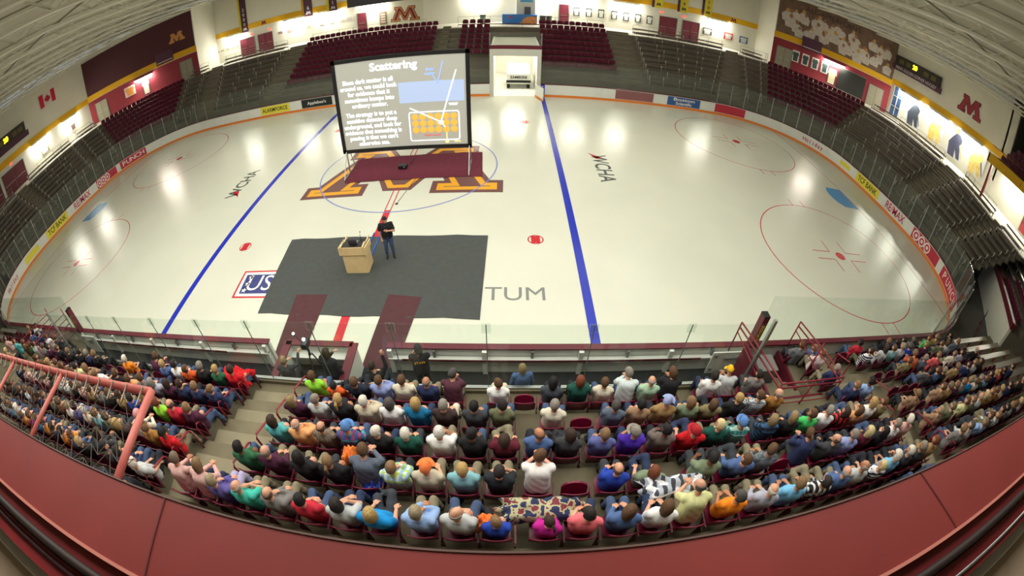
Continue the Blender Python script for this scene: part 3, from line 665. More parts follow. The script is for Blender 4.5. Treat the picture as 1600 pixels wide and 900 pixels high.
def shirt_mat(k):
    if k in PAT:
        n, a, b, kd, sc, c3 = PAT[k]; return pattern('cloth_'+k, a, b, 'stripe' if kd.startswith('stripe') else kd, sc, 0 if kd == 'stripex' else 2, c3)
    return mat('cloth_'+k, SC[k][1], .9, noise=.07, nscale=14)
LEG = dict(jeans=('jeans', (66, 84, 118)), khaki=('khaki trousers', (132, 124, 100)), cream=('cream trousers', (214, 206, 184)), charcoal=('charcoal trousers', (56, 60, 66)), dark=('dark trousers', (36, 38, 46)), lilac=('lilac trousers', (176, 168, 204)), olive=('olive trousers', (88, 86, 62)), navyj=('dark jeans', (42, 54, 84)))
PEOPLE = """C0,0.99,lime,brown,short
C0,1.49,orange,black,short
C0,1.99,navyblack,brown,short
C0,2.49,periwinkle,brown,short
C0,2.99,cream,brown,short
C0,3.49,navy,greybald,short,w
C0,3.99,plum,darkgrey,short,khaki
C0,4.93,white,brown,short,cream
C0,5.99,darkgrey,black,long
C0,6.55,forest,auburn,long
C0,7.05,cream,brown,short
C0,7.55,palewhite,grey,short
C0,8.05,mint,bald,bald
C0,8.55,black,brown,long
C0,9.50,white,dark,short
C0,10.00,lightgrey,yellow,cap,khaki
C0,10.70,grey,dark,short,charcoal
C1,0.93,plum2,dirtyblond,long
C1,1.44,lightgrey,grey,short
C1,1.94,black,blond,pony
C1,2.45,beige,white,short
C1,2.95,white,darkgrey,long
C1,3.45,teal,blond,long
C1,3.95,darkbrown,grey,short,cream
C1,4.50,charcoal,black,short,jeans
C1,5.00,olive,dark,short,jeans
C1,5.93,cream,grey,short,jeans
C1,7.06,slate,darkgrey,short
C1,7.56,tan,black,short
C1,8.07,camel,paleblue,cap
C1,8.57,sage,lightbrown,long
C1,9.07,khaki,brown,long
C1,9.68,black,blond,short
C1,10.20,gingham,brown,short
C1,10.70,ochre,bald,bald
C2,0.93,turquoise,darkbrown,long
C2,1.43,peach,bald,bald
C2,1.93,mottled,balding,short
C2,2.43,plaidblue,blue,cap
C2,2.95,black,white,short
C2,3.45,forest,white,short
C2,4.01,white,whitegrey,short
C2,4.54,black,black,short,jeans
C2,5.06,maroon,darkbrown,long,khaki
C2,5.60,denim,balding,short
C2,6.10,charcoal,darkbrown,long
C2,6.69,blueviolet,lightbrown,short
C2,7.19,purple,grey,cap
C2,7.74,taupe,black,short
C2,8.28,red,red,cap
C2,8.78,forest,paleblond,short
C2,9.28,plaidteal,blue,cap
C2,10.00,navystripe,dirtyblond,long
C2,10.50,black,dirtyblond,long
C2,11.00,brightgreen,brown,short
C2,11.50,white,grey,short
C2,12.00,redstripe,darkbrown,long
C2,12.50,peach,brown,long
C2,13.00,white,blond,long
C2,13.50,khaki,brown,short
C3,0.73,green,black,short,jeans
C3,1.29,plum2,greybald,short,khaki
C3,1.89,black,black,long,khaki
C3,2.41,black,lightbrown,pony
C3,2.91,slate,brown,short
C3,3.41,plaidlime,lightbrown,short
C3,3.94,beige,orange,cap,khaki
C3,4.47,paleteal,blond,short,khaki
C3,4.98,blackprint,dark,short,khaki
C3,5.56,white,brown,short,jeans
C3,6.70,royal,balding,short,charcoal
C3,7.26,sage,auburn,long
C3,8.23,sage,black,cap
C3,8.85,denim,brown,short
C3,9.38,greystripe,brown,short
C3,10.37,navy,brown,pony
C3,11.00,charcoal,balding,short
C3,11.50,periwinkle,grey,short
C3,12.00,maroon,paleblond,long
C3,12.50,black,black,long
C3,13.00,white,grey,short
C3,13.50,pink,white,short
C4,-0.30,pink,greybrown,short
C4,0.20,pink,lightbrown,long
C4,0.70,violet,greyblond,short,lilac
C4,1.20,aqua,bald,bald,khaki
C4,1.76,grey,balding,short,khaki
C4,2.30,crimson,black,short,jeans
C4,2.85,lightgrey,dark,long
C4,3.35,brightblue,blond,long
C4,3.94,lightblue,greyblond,short,khaki
C4,4.46,lightgrey,bald,bald,jeans
C4,4.96,royal,lightbrown,short
C4,5.62,magenta,darkbrown,pony
C4,6.12,salmon,dark,short
C4,6.67,denim,brown,long
C4,7.18,white,brown,long
C4,7.72,paleyellow,baldgrey,bald,khaki
C4,8.32,brightorange,darkgrey,short,khaki
C4,8.89,lilacgrey,baldwhite,bald,khaki
C4,9.44,skyblue,lightbrown,short
C4,9.99,plaidbw,dark,short,khaki
C4,10.50,denim,bald,bald,khaki
C4,11.00,lightgrey,bald,bald,jeans
C4,11.50,bwstripe,paleblond,short
C4,12.00,skyblue,white,long
C4,12.50,charcoal,white,short
C4,13.00,charcoal,grey,short
C4,13.50,camel,auburn,short
C5,11.97,darkbrown,brown,long
C5,12.56,navy,black,short
C5,13.26,white,grey,short
L-2,-16.70,black,lightbrown,short
L-2,-16.12,lightgrey,dark,short
L-1,-14.85,denim,brown,short
L-1,-13.90,navy,dark,short
L-1,-12.94,white,brown,short
L-1,-11.97,charcoal,brown,short
L0,-16.68,pink,dark,short
L0,-15.30,turquoise,brown,short
L0,-13.97,brown,brown,short
L0,-13.11,green,brown,short
L0,-12.61,lightgrey,darkbrown,short
L0,-11.65,grey,brown,short
L0,-11.06,plum2,dark,short
L0,-10.20,black,brown,short
L0,-9.33,black,lightbrown,short
L0,-8.38,black,dark,short
L0,-7.88,navy,grey,short
L0,-7.33,black,lightbrown,short
L0,-5.52,brightorange,white,short
L0,-4.25,plum2,brown,short
L0,-3.75,denim,blond,short
L0,-3.25,white,dark,short
L0,-2.75,orange,brown,short
L0,-2.25,black,grey,short
L0,-1.75,green,blond,short
L0,-1.25,red,darkbrown,short
L1,-14.46,tan,paleblond,short
L1,-10.62,brown,brown,short
L1,-9.57,tan,blond,long
L1,-8.85,olive,brown,short
L1,-8.29,brown,brown,long
L1,-7.35,paleyellow,dark,short
L1,-6.63,tan,lightbrown,long
L1,-5.98,white,lightbrown,short
L1,-4.93,black,brown,short
L1,-4.25,peach,brown,short
L1,-3.75,grey,brown,short
L1,-3.25,lilacgrey,grey,long
L1,-2.75,plum2,darkbrown,long
L1,-2.25,navy,darkbrown,pony
L1,-1.75,navy,lightbrown,short,jeans
L1,-1.25,navy,lightbrown,pony,jeans
L2,-11.03,navy,brown,short
L2,-10.17,pink,brown,short
L2,-8.25,pink,lightbrown,short
L2,-7.75,charcoal,black,short
L2,-7.25,lightgrey,brown,short
L2,-6.75,white,white,short
L2,-6.25,black,brown,short
L2,-5.75,pink,greybrown,short
L2,-5.25,camel,brown,short
L2,-4.75,grey,brown,short
L2,-4.25,black,brown,short
L2,-3.75,camel,darkbrown,short
L2,-3.25,royal,dark,short
L2,-2.75,black,brown,short
L2,-2.25,lime,auburn,short
L2,-1.75,crimson,balding,short,khaki
L2,-1.25,plum2,lightbrown,short,jeans
L3,-10.26,brown,dark,long
L3,-9.69,charcoal,brown,short
L3,-8.75,black,brown,short
L3,-8.25,white,brown,short
L3,-7.75,brown,brown,long
L3,-7.25,navy,dark,short
L3,-6.75,charcoal,brown,short
L3,-6.25,olive,greybrown,short
L3,-5.75,brown,brown,short
L3,-5.25,white,greyblond,short
L3,-4.75,blueviolet,black,short
L3,-4.25,cream,white,short
L3,-3.75,paleteal,lightbrown,short
L3,-3.25,olive,brown,short
L3,-2.75,darkbrown,blond,long
L3,-2.25,cream,pink,short
L3,-1.75,ochre,lightbrown,short
L3,-1.25,red,black,cap,khaki
L4,-9.25,navy,dark,short
L4,-8.75,white,dark,short
L4,-8.25,lightblue,brown,short
L4,-7.75,skyblue,brown,short
L4,-7.25,white,white,long
L4,-6.75,brightorange,brown,short
L4,-6.25,magenta,brown,short
L4,-5.75,brightblue,brown,short
L4,-5.25,brightorange,brown,short
L4,-4.75,navy,dark,short
L4,-4.25,brightorange,dark,short
L4,-3.75,denim,brown,short
L4,-3.25,black,blond,short
L4,-2.75,charcoal,darkbrown,long
L4,-2.25,charcoal,black,short
L4,-1.75,navy,dark,short
L4,-1.25,lightgrey,white,short
L5,-6.25,black,brown,short
L5,-5.23,brown,brown,short
L5,-3.69,brown,brown,short
L5,-2.46,navy,darkbrown,short
L5,-1.89,red,greybrown,short
L5,-1.39,crimson,brown,short
M-2,13.30,greystripe,brown,short
M-2,13.80,denim,lightbrown,short
M-1,13.50,palepink,lightbrown,short,khaki
M0,13.31,navy,grey,short
M1,13.30,navy,lightbrown,short
M1,13.82,lightblue,black,short
R-2,15.99,crimson,black,short,jeans
R-2,17.61,black,lightbrown,short
R-2,18.11,navy,black,short
R-2,18.64,charcoal,dark,short
R-2,19.28,grey,greybrown,short
R-2,20.59,brightgreen,auburn,short
R-2,21.18,camel,lightbrown,short
R-2,22.51,black,black,short
R-1,15.76,bwstripe,darkbrown,short,olive
R-1,16.55,lightgrey,darkbrown,long
R-1,17.05,paleteal,brown,short
R-1,17.55,lightgrey,greyblond,short
R-1,18.05,royal,darkgrey,short
R-1,19.19,plum2,lightbrown,short
R-1,20.48,olive,brown,short
R-1,20.98,white,brown,long
R-1,21.97,slate,lightbrown,short
R0,16.89,khaki,brown,short
R0,17.39,rust,lightbrown,short
R0,17.89,slate,grey,short
R0,18.82,coral,lightbrown,short
R0,20.19,cream,greybrown,short
R0,20.91,lilacgrey,dark,short
R0,22.34,black,bald,bald
R1,16.96,charcoal,black,short
R1,17.46,denim,brown,short
R1,17.96,black,grey,short
R1,18.92,camel,lightbrown,short
R1,19.96,navy,darkbrown,short
R1,20.49,lightgrey,lightbrown,short
R1,21.17,black,darkbrown,long
R2,15.00,tan,lightbrown,cap
R2,16.46,tan,brown,short
R2,16.96,camel,greybrown,short
R2,17.46,plum2,lightbrown,short
R2,17.96,grey,lightbrown,short
R2,18.48,brightblue,dirtyblond,short
R2,18.98,white,brown,short
R2,19.48,green,grey,short
R2,19.98,lightblue,brown,long
R2,20.48,navy,dark,short
R2,20.98,navy,blond,short
R2,21.48,coral,brown,short
R2,21.98,black,dark,short
R2,23.02,navy,dark,short
R3,15.00,tan,greyblond,short
R3,15.75,olive,greybrown,short,jeans
R3,16.67,paleyellow,brown,short,khaki
R3,17.21,olive,lightbrown,short
R3,17.71,palewhite,bald,bald
R3,18.21,ochre,paleblond,long
R3,18.71,camel,lightbrown,short
R3,19.21,ochre,brown,short
R3,19.71,beige,blond,short
R3,20.74,navy,dark,short
R3,21.47,black,darkbrown,long
R3,22.47,charcoal,blond,short
R4,14.95,grey,lightbrown,short
R4,15.45,lightgrey,darkgrey,short
R4,16.35,lightblue,greybrown,short
R4,16.85,olive,brown,short
R4,17.35,palewhite,lightbrown,short
R4,17.85,black,dark,short
R4,18.35,grey,black,short
R4,18.85,lightgrey,lightbrown,short
R4,19.35,navy,brown,short
R4,19.85,white,paleblond,short
R5,14.95,cream,brown,short"""
ORD = ['first', 'second', 'third', 'fourth', 'fifth', 'sixth', 'seventh', 'eighth', 'ninth', 'tenth', 'eleventh', 'twelfth', '13th', '14th', '15th', '16th', '17th', '18th', '19th', '20th', '21st', '22nd', '23rd', '24th', '25th', '26th', '27th', '28th', '29th', '30th']
BLK = dict(L='left-hand block', C='middle block', R='right-hand block', M='seats by the stairwell')
rowc = {}; SEATED = []
def garment(k): return (PAT[k][0] if k in PAT else SC[k][0])
def place_person(x, y, z, zr, pose, hy, shirt, hair, style, legs, skin, label, group, long_, scale=1.0):
    r, hc, hrot = VAR[(pose, hy)]
    b = link('person', r['body'], None, label=label, cat='person', group=group); b.location = (x, y, z); b.rotation_euler = (0, 0, zr); b.scale = (scale,)*3
    def part(nm, me, mt):
        o = link(nm, me, b)
        o.material_slots[0].link = 'OBJECT'; o.material_slots[0].material = mt; return o
    if skin is not SKIN: b.material_slots[0].link = 'OBJECT'; b.material_slots[0].material = skin
    s = part('shirt', r['shirt_long' if long_ else 'shirt_short'], shirt_mat(shirt))
    part('trousers', r['trousers'], mat('cloth_leg_'+legs, LEG[legs][1], .9, noise=.1, nscale=10)); link('shoe', r['shoeL'], b); link('shoe', r['shoeR'], b)
    hm = mat('hair_'+hair, HC[hair], .75 if style != 'cap' else .85, noise=.22, nscale=40) 
    nm = 'cap' if style == 'cap' else 'hair'
    h = part(nm, HAIRM[style], hm); h.location = hc; h.rotation_euler = hrot.to_euler()
    return b
rows_ = [l.split(',') for l in PEOPLE.strip().split('\n')]
for f in rows_:
    blk, k, x = f[0][0], int(f[0][1:]), float(f[1]); shirt, hair, style = f[2:5]; legs = f[5] if len(f) > 5 and f[5] in LEG else R_.choice(['dark', 'navyj', 'jeans', 'charcoal', 'khaki', 'dark'])
    n = rowc[(blk, k)] = rowc.get((blk, k), 0)+1
    y = -15.43-.845*k; z = 1.25+.404*k
    ang = math.atan2(-x, 16)   # towards the screen
    zr = max(-.26, min(.26, -ang*-.3))+R_.uniform(-.06, .06)
    hy = 0
    if x > 10: hy = -1 if R_.random() < .8 else 0
    elif x < -9: hy = 1 if R_.random() < .7 else 0
    elif x > 4 and R_.random() < .35: hy = -1
    elif R_.random() < .12: hy = 1
    pose = R_.choice([0, 0, 1, 1, 2, 0, 4, 3 if R_.random() < .4 else 0])
    long_ = shirt not in ('lime', 'orange', 'lightgrey', 'crimson', 'brightblue', 'skyblue', 'brightorange', 'brightgreen', 'paleteal', 'blackprint', 'red', 'purple', 'aqua', 'paleyellow', 'bwstripe', 'beige', 'white', 'peach', 'grey', 'sage', 'salmon') if R_.random() < .9 else True
    skin = SKIN3 if hair == 'black' and R_.random() < .25 else (SKIN2 if R_.random() < .25 else SKIN)
    st = {'bald': 'bald', 'short': 'short', 'long': 'long', 'pony': 'pony', 'cap': 'cap'}[style]
    if hair in ('balding', 'greybald'): st = 'bald'
    if style == 'cap': hd = ('%s cap, ' % {'paleblue': 'pale blue', 'yellow': 'yellow', 'dark': 'dark'}.get(hair, hair)); lab = 'person in %s cap and %s top' % ({'paleblue': 'pale blue'}.get(hair, hair), garment(shirt))
    elif style == 'bald': lab = 'bald person in %s top' % garment(shirt)
    elif style == 'pony': lab = 'person with %s ponytail in %s top' % (HN[hair], garment(shirt))
    elif style == 'long': lab = 'long %s-haired person in %s top' % (HN[hair], garment(shirt))
    else: lab = '%s-haired person in %s top' % (HN[hair].replace(' ', '-'), garment(shirt))
    rn = k+1 if blk in 'LC' and k >= 0 else k+3
    if blk == 'C': lab += ', %s from left, %s middle row' % (ORD[n-1], ORD[k])
    elif blk == 'M': lab += ', %s row beside the stairwell' % ORD[k+2]
    else: lab += ', %s from left, %s %s row' % (ORD[n-1], ORD[k+2], 'left-block' if blk == 'L' else 'right-block')
    child = (hair, shirt) in (('lightbrown', 'royal'), ('darkbrown', 'magenta'), ('black', 'orange'))
    sc_ = .82 if child else R_.uniform(.94, 1.0)
    place_person(x, y+(.06 if not child else .04)-(.18 if k == -2 else 0), z+(.06 if child else 0)-.0, zr, pose, hy, shirt, hair, st, legs, skin, lab, 'seated audience', long_, sc_)
    SEATED.append((blk, k, x))
print('people', len(rows_))
# ---------------------------------------------------------------- standing and special figures
def stand_person(loc, zr, over, shirt, hair, style, legs, label, long_=False, hrot=(0, 0, 0), skin=SKIN):
    J = dict(pel=(0, 0, .95), wai=(0, 0, 1.10), che=(0, 0, 1.30), nek=(0, 0, 1.47), hed=(0, .03, 1.635), shL=(-.19, 0, 1.41), shR=(.19, 0, 1.41), elL=(-.25, .0, 1.13), elR=(.25, .0, 1.13), wrL=(-.25, .1, .88), wrR=(.25, .1, .88),
      hiL=(-.09, 0, .90), hiR=(.09, 0, .90), knL=(-.11, .03, .50), knR=(.11, .03, .50), anL=(-.12, 0, .12), anR=(.12, 0, .12), toL=(-.14, .13, .045), toR=(.14, .13, .045))
    J.update(over); rot = Euler(hrot).to_matrix(); r = build_person(J, rot, 'person')
    VAR[('s', label)] = (r, Vector(J['hed']), rot)
    VAR[(label, 0)] = VAR[('s', label)]
    return place_person(loc[0], loc[1], loc[2], zr, label, 0, shirt, hair, style, legs, skin, label, None, long_)
spk = stand_person((.89, -7.78, .01), PI+.25, dict(elR=(.27, -.04, 1.14), wrR=(.22, .02, .90), elL=(-.27, .10, 1.16), wrL=(-.06, .26, 1.28), hdL=(.0, .28, 1.33), hed=(.0, .06, 1.62)), 'black', 'black', 'short', 'jeans', 'person standing beside the podium in black T-shirt and jeans holding a microphone', hrot=(-.12, 0, .25))
m = MB(); m.cap((.0, .31, 1.30), .012, (.02, .27, 1.42), .014, 10); m.ball((.02, .265, 1.45), .026, mi=0)
mic = m.obj('microphone', BLACK, label='black handheld microphone held by the speaker', cat='microphone'); mic.location = spk.location; mic.rotation_euler = spk.rotation_euler
cam_op = stand_person((-.55, -14.1, .16), .1, dict(pel=(0, 0, .62), wai=(0, 0, .80), che=(0, .02, 1.0), nek=(0, .03, 1.17), hed=(0, .06, 1.33), shL=(-.19, .02, 1.1), shR=(.19, .02, 1.1), elL=(-.27, .2, .95), wrL=(-.1, .36, 1.0), elR=(.26, .2, 1.0), wrR=(.3, .42, 1.2), hiL=(-.09, .05, .60), hiR=(.09, .05, .6), knL=(-.13, .42, .60), knR=(.13, .42, .60), anL=(-.13, .44, .14), anR=(.13, .44, .14), toL=(-.14, .56, .06), toR=(.14, .56, .06)),
  'charcoal', 'dirtyblond', 'short', 'dark', 'dark-blond camera operator seated in the timekeeper box beside a tripod', True)
staff = stand_person((3.05, -13.8, .16), .15, dict(elL=(-.20, .22, 1.22), wrL=(-.08, .2, 1.46), hdL=(-.05, .18, 1.54), elR=(.16, .24, 1.14), wrR=(-.05, .3, 1.15)), 'black', 'black', 'long', 'dark', 'person in black staff shirt with long black hair leaning at the bench boards', hrot=(0, 0, .5))
text('staff_lettering', 'STAFF', .1, GOLD, frame((0, -.165, 1.34), (1, 0, 0), (0, .1, 1)), staff)
wave = stand_person((1.95, -14.15, .16), 0, dict(pel=(0, 0, .62), wai=(0, 0, .80), che=(0, .02, 1.0), nek=(0, .03, 1.17), hed=(-.05, .08, 1.32), shL=(-.19, .02, 1.1), shR=(.19, .02, 1.1), elR=(.3, .12, 1.3), wrR=(.24, .22, 1.56), hdR=(.22, .24, 1.7), elL=(-.27, .15, .85), wrL=(-.1, .34, .8), hiL=(-.09, .05, .60), hiR=(.09, .05, .6), knL=(-.13, .42, .60), knR=(.13, .42, .60), anL=(-.13, .44, .14), anR=(.13, .44, .14), toL=(-.14, .56, .06), toR=(.14, .56, .06)),
  'black', 'darkbrown', 'short', 'dark', 'dark-haired person in black jacket raising one hand behind the bench gate', True)
b1 = stand_person((.75, -14.0, .16), -.3, dict(elL=(-.2, .2, 1.2), wrL=(-.05, .3, 1.35)), 'black', 'darkbrown', 'long', 'dark', 'person in black coat standing at the right end of the timekeeper box', True)
b2 = stand_person((5.45, -14.35, .3), .1, {}, 'denim', 'dirtyblond', 'long', 'dark', 'dark-blond person in blue-grey top standing low behind the bench glass', True); b2.scale = (.92, .92, .92)
# ================================================================ seats
def backrest_mesh(seg=9, rows=5, mt=None):
    mb = MB(); w = .225; vs = []
    for side in (0, 1):
        for j in range(rows+1):
            t = j/rows; z = .40+.40*t
            for i in range(seg+1):
                q = -1+2*i/seg; ww = w*(1 if t < .75 else math.sqrt(max(0, 1-((t-.75)/.25)**2*.28))); x = q*ww
                y = .10-.10*t+.035*q*q + (-.018 if side == 0 else .0)
                if t == 1: z = .80-.02*abs(q)**3
                vs.append((x, y, z))
    n = (seg+1)*(rows+1); fs = []
    for j in range(rows):
        for i in range(seg):
            a = j*(seg+1)+i; fs.append((a, a+1, a+seg+2, a+seg+1)); fs.append((n+a, n+a+seg+1, n+a+seg+2, n+a+1))
    for i in range(seg):
        a = i; fs.append((a, n+a, n+a+1, a+1)); a = rows*(seg+1)+i; fs.append((a, a+1, n+a+1, n+a))
    for j in range(rows):
        a = j*(seg+1); fs.append((a, a+seg+1, n+a+seg+1, n+a)); a += seg; fs.append((a, n+a, n+a+seg+1, a+seg+1))
    mb.add(vs, fs, 0, True); return mb
def pan(mb, up):
    # rounded seat pan: folded up against the backrest, or down
    n = 10; pts = []
    for k in range(n+1):
        t = PI*k/n; pts.append((.205*math.cos(t), .26+.14*math.sin(t)))
    poly = [(.2, .0)]+pts+[(-.2, .0)]
    if up: M = Matrix.Translation((0, .135, .43)) @ Euler((math.radians(78), 0, 0)).to_matrix().to_4x4()
    else: M = Matrix.Translation((0, .12, .345)) @ Euler((math.radians(3), 0, 0)).to_matrix().to_4x4()
    mb.prism([(x, y) for x, y in poly], 0, .035, M)
bm_full = backrest_mesh().mesh('backrest', SEATM)
p = MB(); pan(p, True); pan_up = p.mesh('seat_pan', SEATM); p = MB(); pan(p, False); pan_dn = p.mesh('seat_pan', SEATM)
p = MB()
p.box(.250, .270, .02, .12, .0, .44); p.box(.246, .274, .02, .30, .58, .60); p.bar((.26, .08, .4), (.26, .2, .59), .02, .05); armm = p.mesh('arm_standard', MAROON)
far = backrest_mesh(4, 2); pan(far, True); far.v = [(x*1.14, y, z) for x, y, z in far.v]; far_seat = far.mesh('stadium_seat', SEATF)
SLAB = 'maroon plastic stadium seat in the near middle block'
root_proto = {}
def seat(x, y, z, up, label, rz=0, grp='maroon seats of the near middle block'):
    t = empty('stadium_seat', (x, y, z), (0, 0, rz), label=label, cat='seat', group=grp)
    link('backrest', bm_full, t); link('seat_pan', pan_up if up else pan_dn, t); link('arm_standard', armm, t); return t
occ = {}
for blk, k, x in SEATED: occ.setdefault(k, []).append(x)
nseat = 0
# middle block rows 0..5: a seat under each person, folded empty ones where gaps are wide enough
FARV, NEARSTUFF = [], MB()
def stuff_seat(x, y, z, up=False): 
    NEARSTUFF.add([(v[0]+x, v[1]+y, v[2]+z) for v in far.v], far.f, 0, False)
ends = {0: (.62, 10.9), 1: (.62, 10.9), 2: (.62, 13.9), 3: (.5, 13.9), 4: (-.7, 13.9), 5: (-.7, 13.9)}
for k in range(0, 6):
    y = -15.43-.845*k; z = 1.25+.404*k; a, b = ends[k]
    xs = sorted(x for x in occ.get(k, []) if a-.5 < x < b+.3)
    allx = [(x, False) for x in xs]; prev = a-.25
    for nx in xs+[b+.25]:
        gap = nx-prev; n = int((gap+.06)/.52)-1
        for j in range(n): allx.append((prev+gap*(j+1)/(n+1), True))
        prev = nx
    for x, up_ in allx:
        if k >= 5 and (x < 3 or x > 8): continue
        if k == 5: continue
        seat(x, y, z, up_, ('empty folded maroon stadium seat in the near middle block' if up_ else 'occupied maroon stadium seat under a spectator in the near middle block'), grp='empty seats of the near middle block' if up_ else 'occupied seats of the near middle block'); nseat += 1
def fill_row(xs, a, b):
    xs = sorted(x for x in xs if a-.3 < x < b+.3); out = list(xs); prev = a-.26
    for nx in xs+[b+.26]:
        gap = nx-prev; n = int((gap+.04)/.53)-1
        out += [prev+gap*(j+1)/(n+1) for j in range(n)]; prev = nx
    return out
for k in range(-2, 6):
    y = -15.43-.845*k; z = 1.25+.404*k
    for a, b in (((-19.5, -14.6) if k < 0 else (-11.6 if k < 5 else -9, -1.35)), ((15.1, 23.6))):
        for x in fill_row(occ.get(k, []), a, b): stuff_seat(x, y-(.18 if k == -2 else 0), z)
for k in range(-2, 2):
    for x in [x for x in occ.get(k, []) if 13 < x < 14.3]: stuff_seat(x, -15.43-.845*k, 1.25+.404*k)
# far stand seats
cand = []
def far_seats(sd, u0, u1, r0, r1):
    for i in range(r0, r1):
        v = (i+.62)/NR; a = sp(sd, u0, v); b = sp(sd, u1, v); L = sum((sp(sd, u0+(u1-u0)*(q+1)/8, v)-sp(sd, u0+(u1-u0)*q/8, v)).length for q in range(8)); n = int(L/.53)
        for j in range(n):
            u = u0+(u1-u0)*(j+.5)/n; p = sp(sd, u, v); f, g = FB(sd, u); d = f-g; rz = math.atan2(d.y, d.x)-PI/2
            cand.append((p.x, p.y, p.z, rz, i, u0))
far_seats(1, 7.75, 13.7, 1, 10); far_seats(-1, 1.2, 13.9, 1, 10); far_seats(1, .9, 3.5, 3, 10); far_seats(1, 30.4, 36.3, 1, 9); far_seats(-1, 29.7, 36.3, 1, 9)
cand.sort(key=lambda c: (c[0]-CX)**2+(c[1]-CY)**2+(c[2]-CZ)**2)
N_IND = max(0, 298-nseat)
rest = MB(); cnt = 0
for (x, y, z, rz, i, u0) in cand:
    if cnt < N_IND and u0 in (7.75, 1.2, .9):
        link('stadium_seat', far_seat, None, label='dark maroon folded seat in the stand across the rink', cat='seat', group='far maroon seats across the rink', loc=(x, y, z), rot=(0, 0, rz)); cnt += 1
    else:
        M = Matrix.Translation((x, y, z)) @ Matrix.Rotation(rz, 4, 'Z'); rest.add([M @ Vector(v) for v in far.v], far.f)
rest.add(NEARSTUFF.v, NEARSTUFF.f)
rest.obj('stadium_seat', SEATF, label='remaining maroon stadium seats around the stands', cat='seat', kind='stuff')
print('seats', nseat, cnt, len(cand))
# ---------------------------------------------------------------- bleacher benches
BR = mat('bleacher_bracket', (206, 204, 190), .4, metal=.3); PL2 = mat('bleacher_plank_alu', (150, 146, 136), .35, metal=.4)
def bench(sd, u0, u1, i, label, grp, mt=PLANK):
    mb = MB(); U = us(sd, u0, u1, 1.5); vs = []
    for u in U:
        f, g = FB(sd, u); v = (i+.5)/NR; p = sp(sd, u, v); d = (g-f); d.z = 0; d.normalize()
        a = p-d*.15; b = p+d*.15
        vs += [(a.x, a.y, p.z+.38), (b.x, b.y, p.z+.38), (b.x, b.y, p.z+.42), (a.x, a.y, p.z+.42)]
    n = len(U); fs = [(4*k+j, 4*k+(j+1) % 4, 4*k+4+(j+1) % 4, 4*k+4+j) for k in range(n-1) for j in range(4)]+[(3, 2, 1, 0), (4*n-4, 4*n-3, 4*n-2, 4*n-1)]
    t = empty('bleacher_bench', (0, 0, 0), label=label, cat='bench', group=grp); mb.add(vs, fs); mb.obj('seat_plank', mt, t)
    # back plank
    mb = MB(); vs = []
    for u in U:
        f, g = FB(sd, u); v = (i+.5)/NR; p = sp(sd, u, v); d = (g-f); d.z = 0; d.normalize(); a = p+d*.22; b = p+d*.25
        vs += [(a.x, a.y, p.z+.60), (b.x, b.y, p.z+.60), (b.x, b.y, p.z+.74), (a.x, a.y, p.z+.74)]
    mb.add(vs, fs); mb.obj('back_plank', mt, t)
    L = (sp(sd, u0, .5)-sp(sd, u1, .5)).length; nb = max(2, int(L/1.9)+1)
    for k in range(nb):
        u = u0+.12+(u1-u0-.24)*k/(nb-1)+(.0 if k in (0, nb-1) else (.35 if i % 2 else -.35)); f, g = FB(sd, u); v = (i+.5)/NR; p = sp(sd, u, v); d = (g-f); d.z = 0; d.normalize(); q = Vector((-d.y, d.x, 0))*.035
        mb = MB(); c = p+d*.24; mb.bar(p+d*.05, p+d*.05+Vector((0, 0, .38)), .022); mb.bar(p+d*.05+Vector((0, 0, .36)), c+Vector((0, 0, .60)), .03, .03); mb.bar(c+Vector((0, 0, .58)), c+Vector((0, 0, .77)), .06, .05); mb.obj('bracket', BR, t)
secs = [(1, 16.4, 26.2, 'bleacher planks right of centre in the far stand', 0, 10), (1, 28.5, 30.0, 'short bleacher planks beside the right corner seats', 0, 10), (1, 36.7, 46.3, 'bleacher planks behind the right goal', 0, 10), (1, 48.7, 54.3, 'bleacher planks nearest the right corner gap', 0, 10), (1, 55.6, 57.9, 'short bleacher planks past the last right aisle', 0, 10),
  (-1, 16.6, 25.2, 'bleacher planks left of centre in the far stand', 0, 10), (-1, 27.4, 29.3, 'short bleacher planks beside the left corner seats', 0, 10), (-1, 36.6, 38.4, 'short bleacher planks past the left corner seats', 0, 10), (-1, 39.8, 47.2, 'bleacher planks behind the left goal', 0, 10), (-1, 49.0, 57.6, 'bleacher planks nearest the left edge', 0, 10)]
for sd, a, b, nm, i0, i1 in secs:
    for i in range(i0, i1): bench(sd, a, b, i, 'weathered grey-brown bench, %s row up, %s' % (ORD[i], nm), nm)
# aluminium benches at the near right and near left ends
for k in range(-2, 6):
    for x0, x1, w in ((24.3, 28.5, 'right'), (-23.5, -20.5, 'left')):
        y = -15.2-.845*k; z = 1.25+.404*k; t = empty('bleacher_bench', (0, 0, 0), label='silver aluminium bench, %s row at the near %s end' % (ORD[k+2], w), cat='bench', group='aluminium benches at the near %s end' % w)
        m = MB(); m.box(x0, x1, y, y+.26, z+.40, z+.44); m.obj('seat_plank', PL2, t)
        for q in (x0+.3, (x0+x1)/2, x1-.3): m = MB(); m.box(q-.03, q+.03, y+.08, y+.16, z, z+.40); m.obj('bracket', RAIL, t)
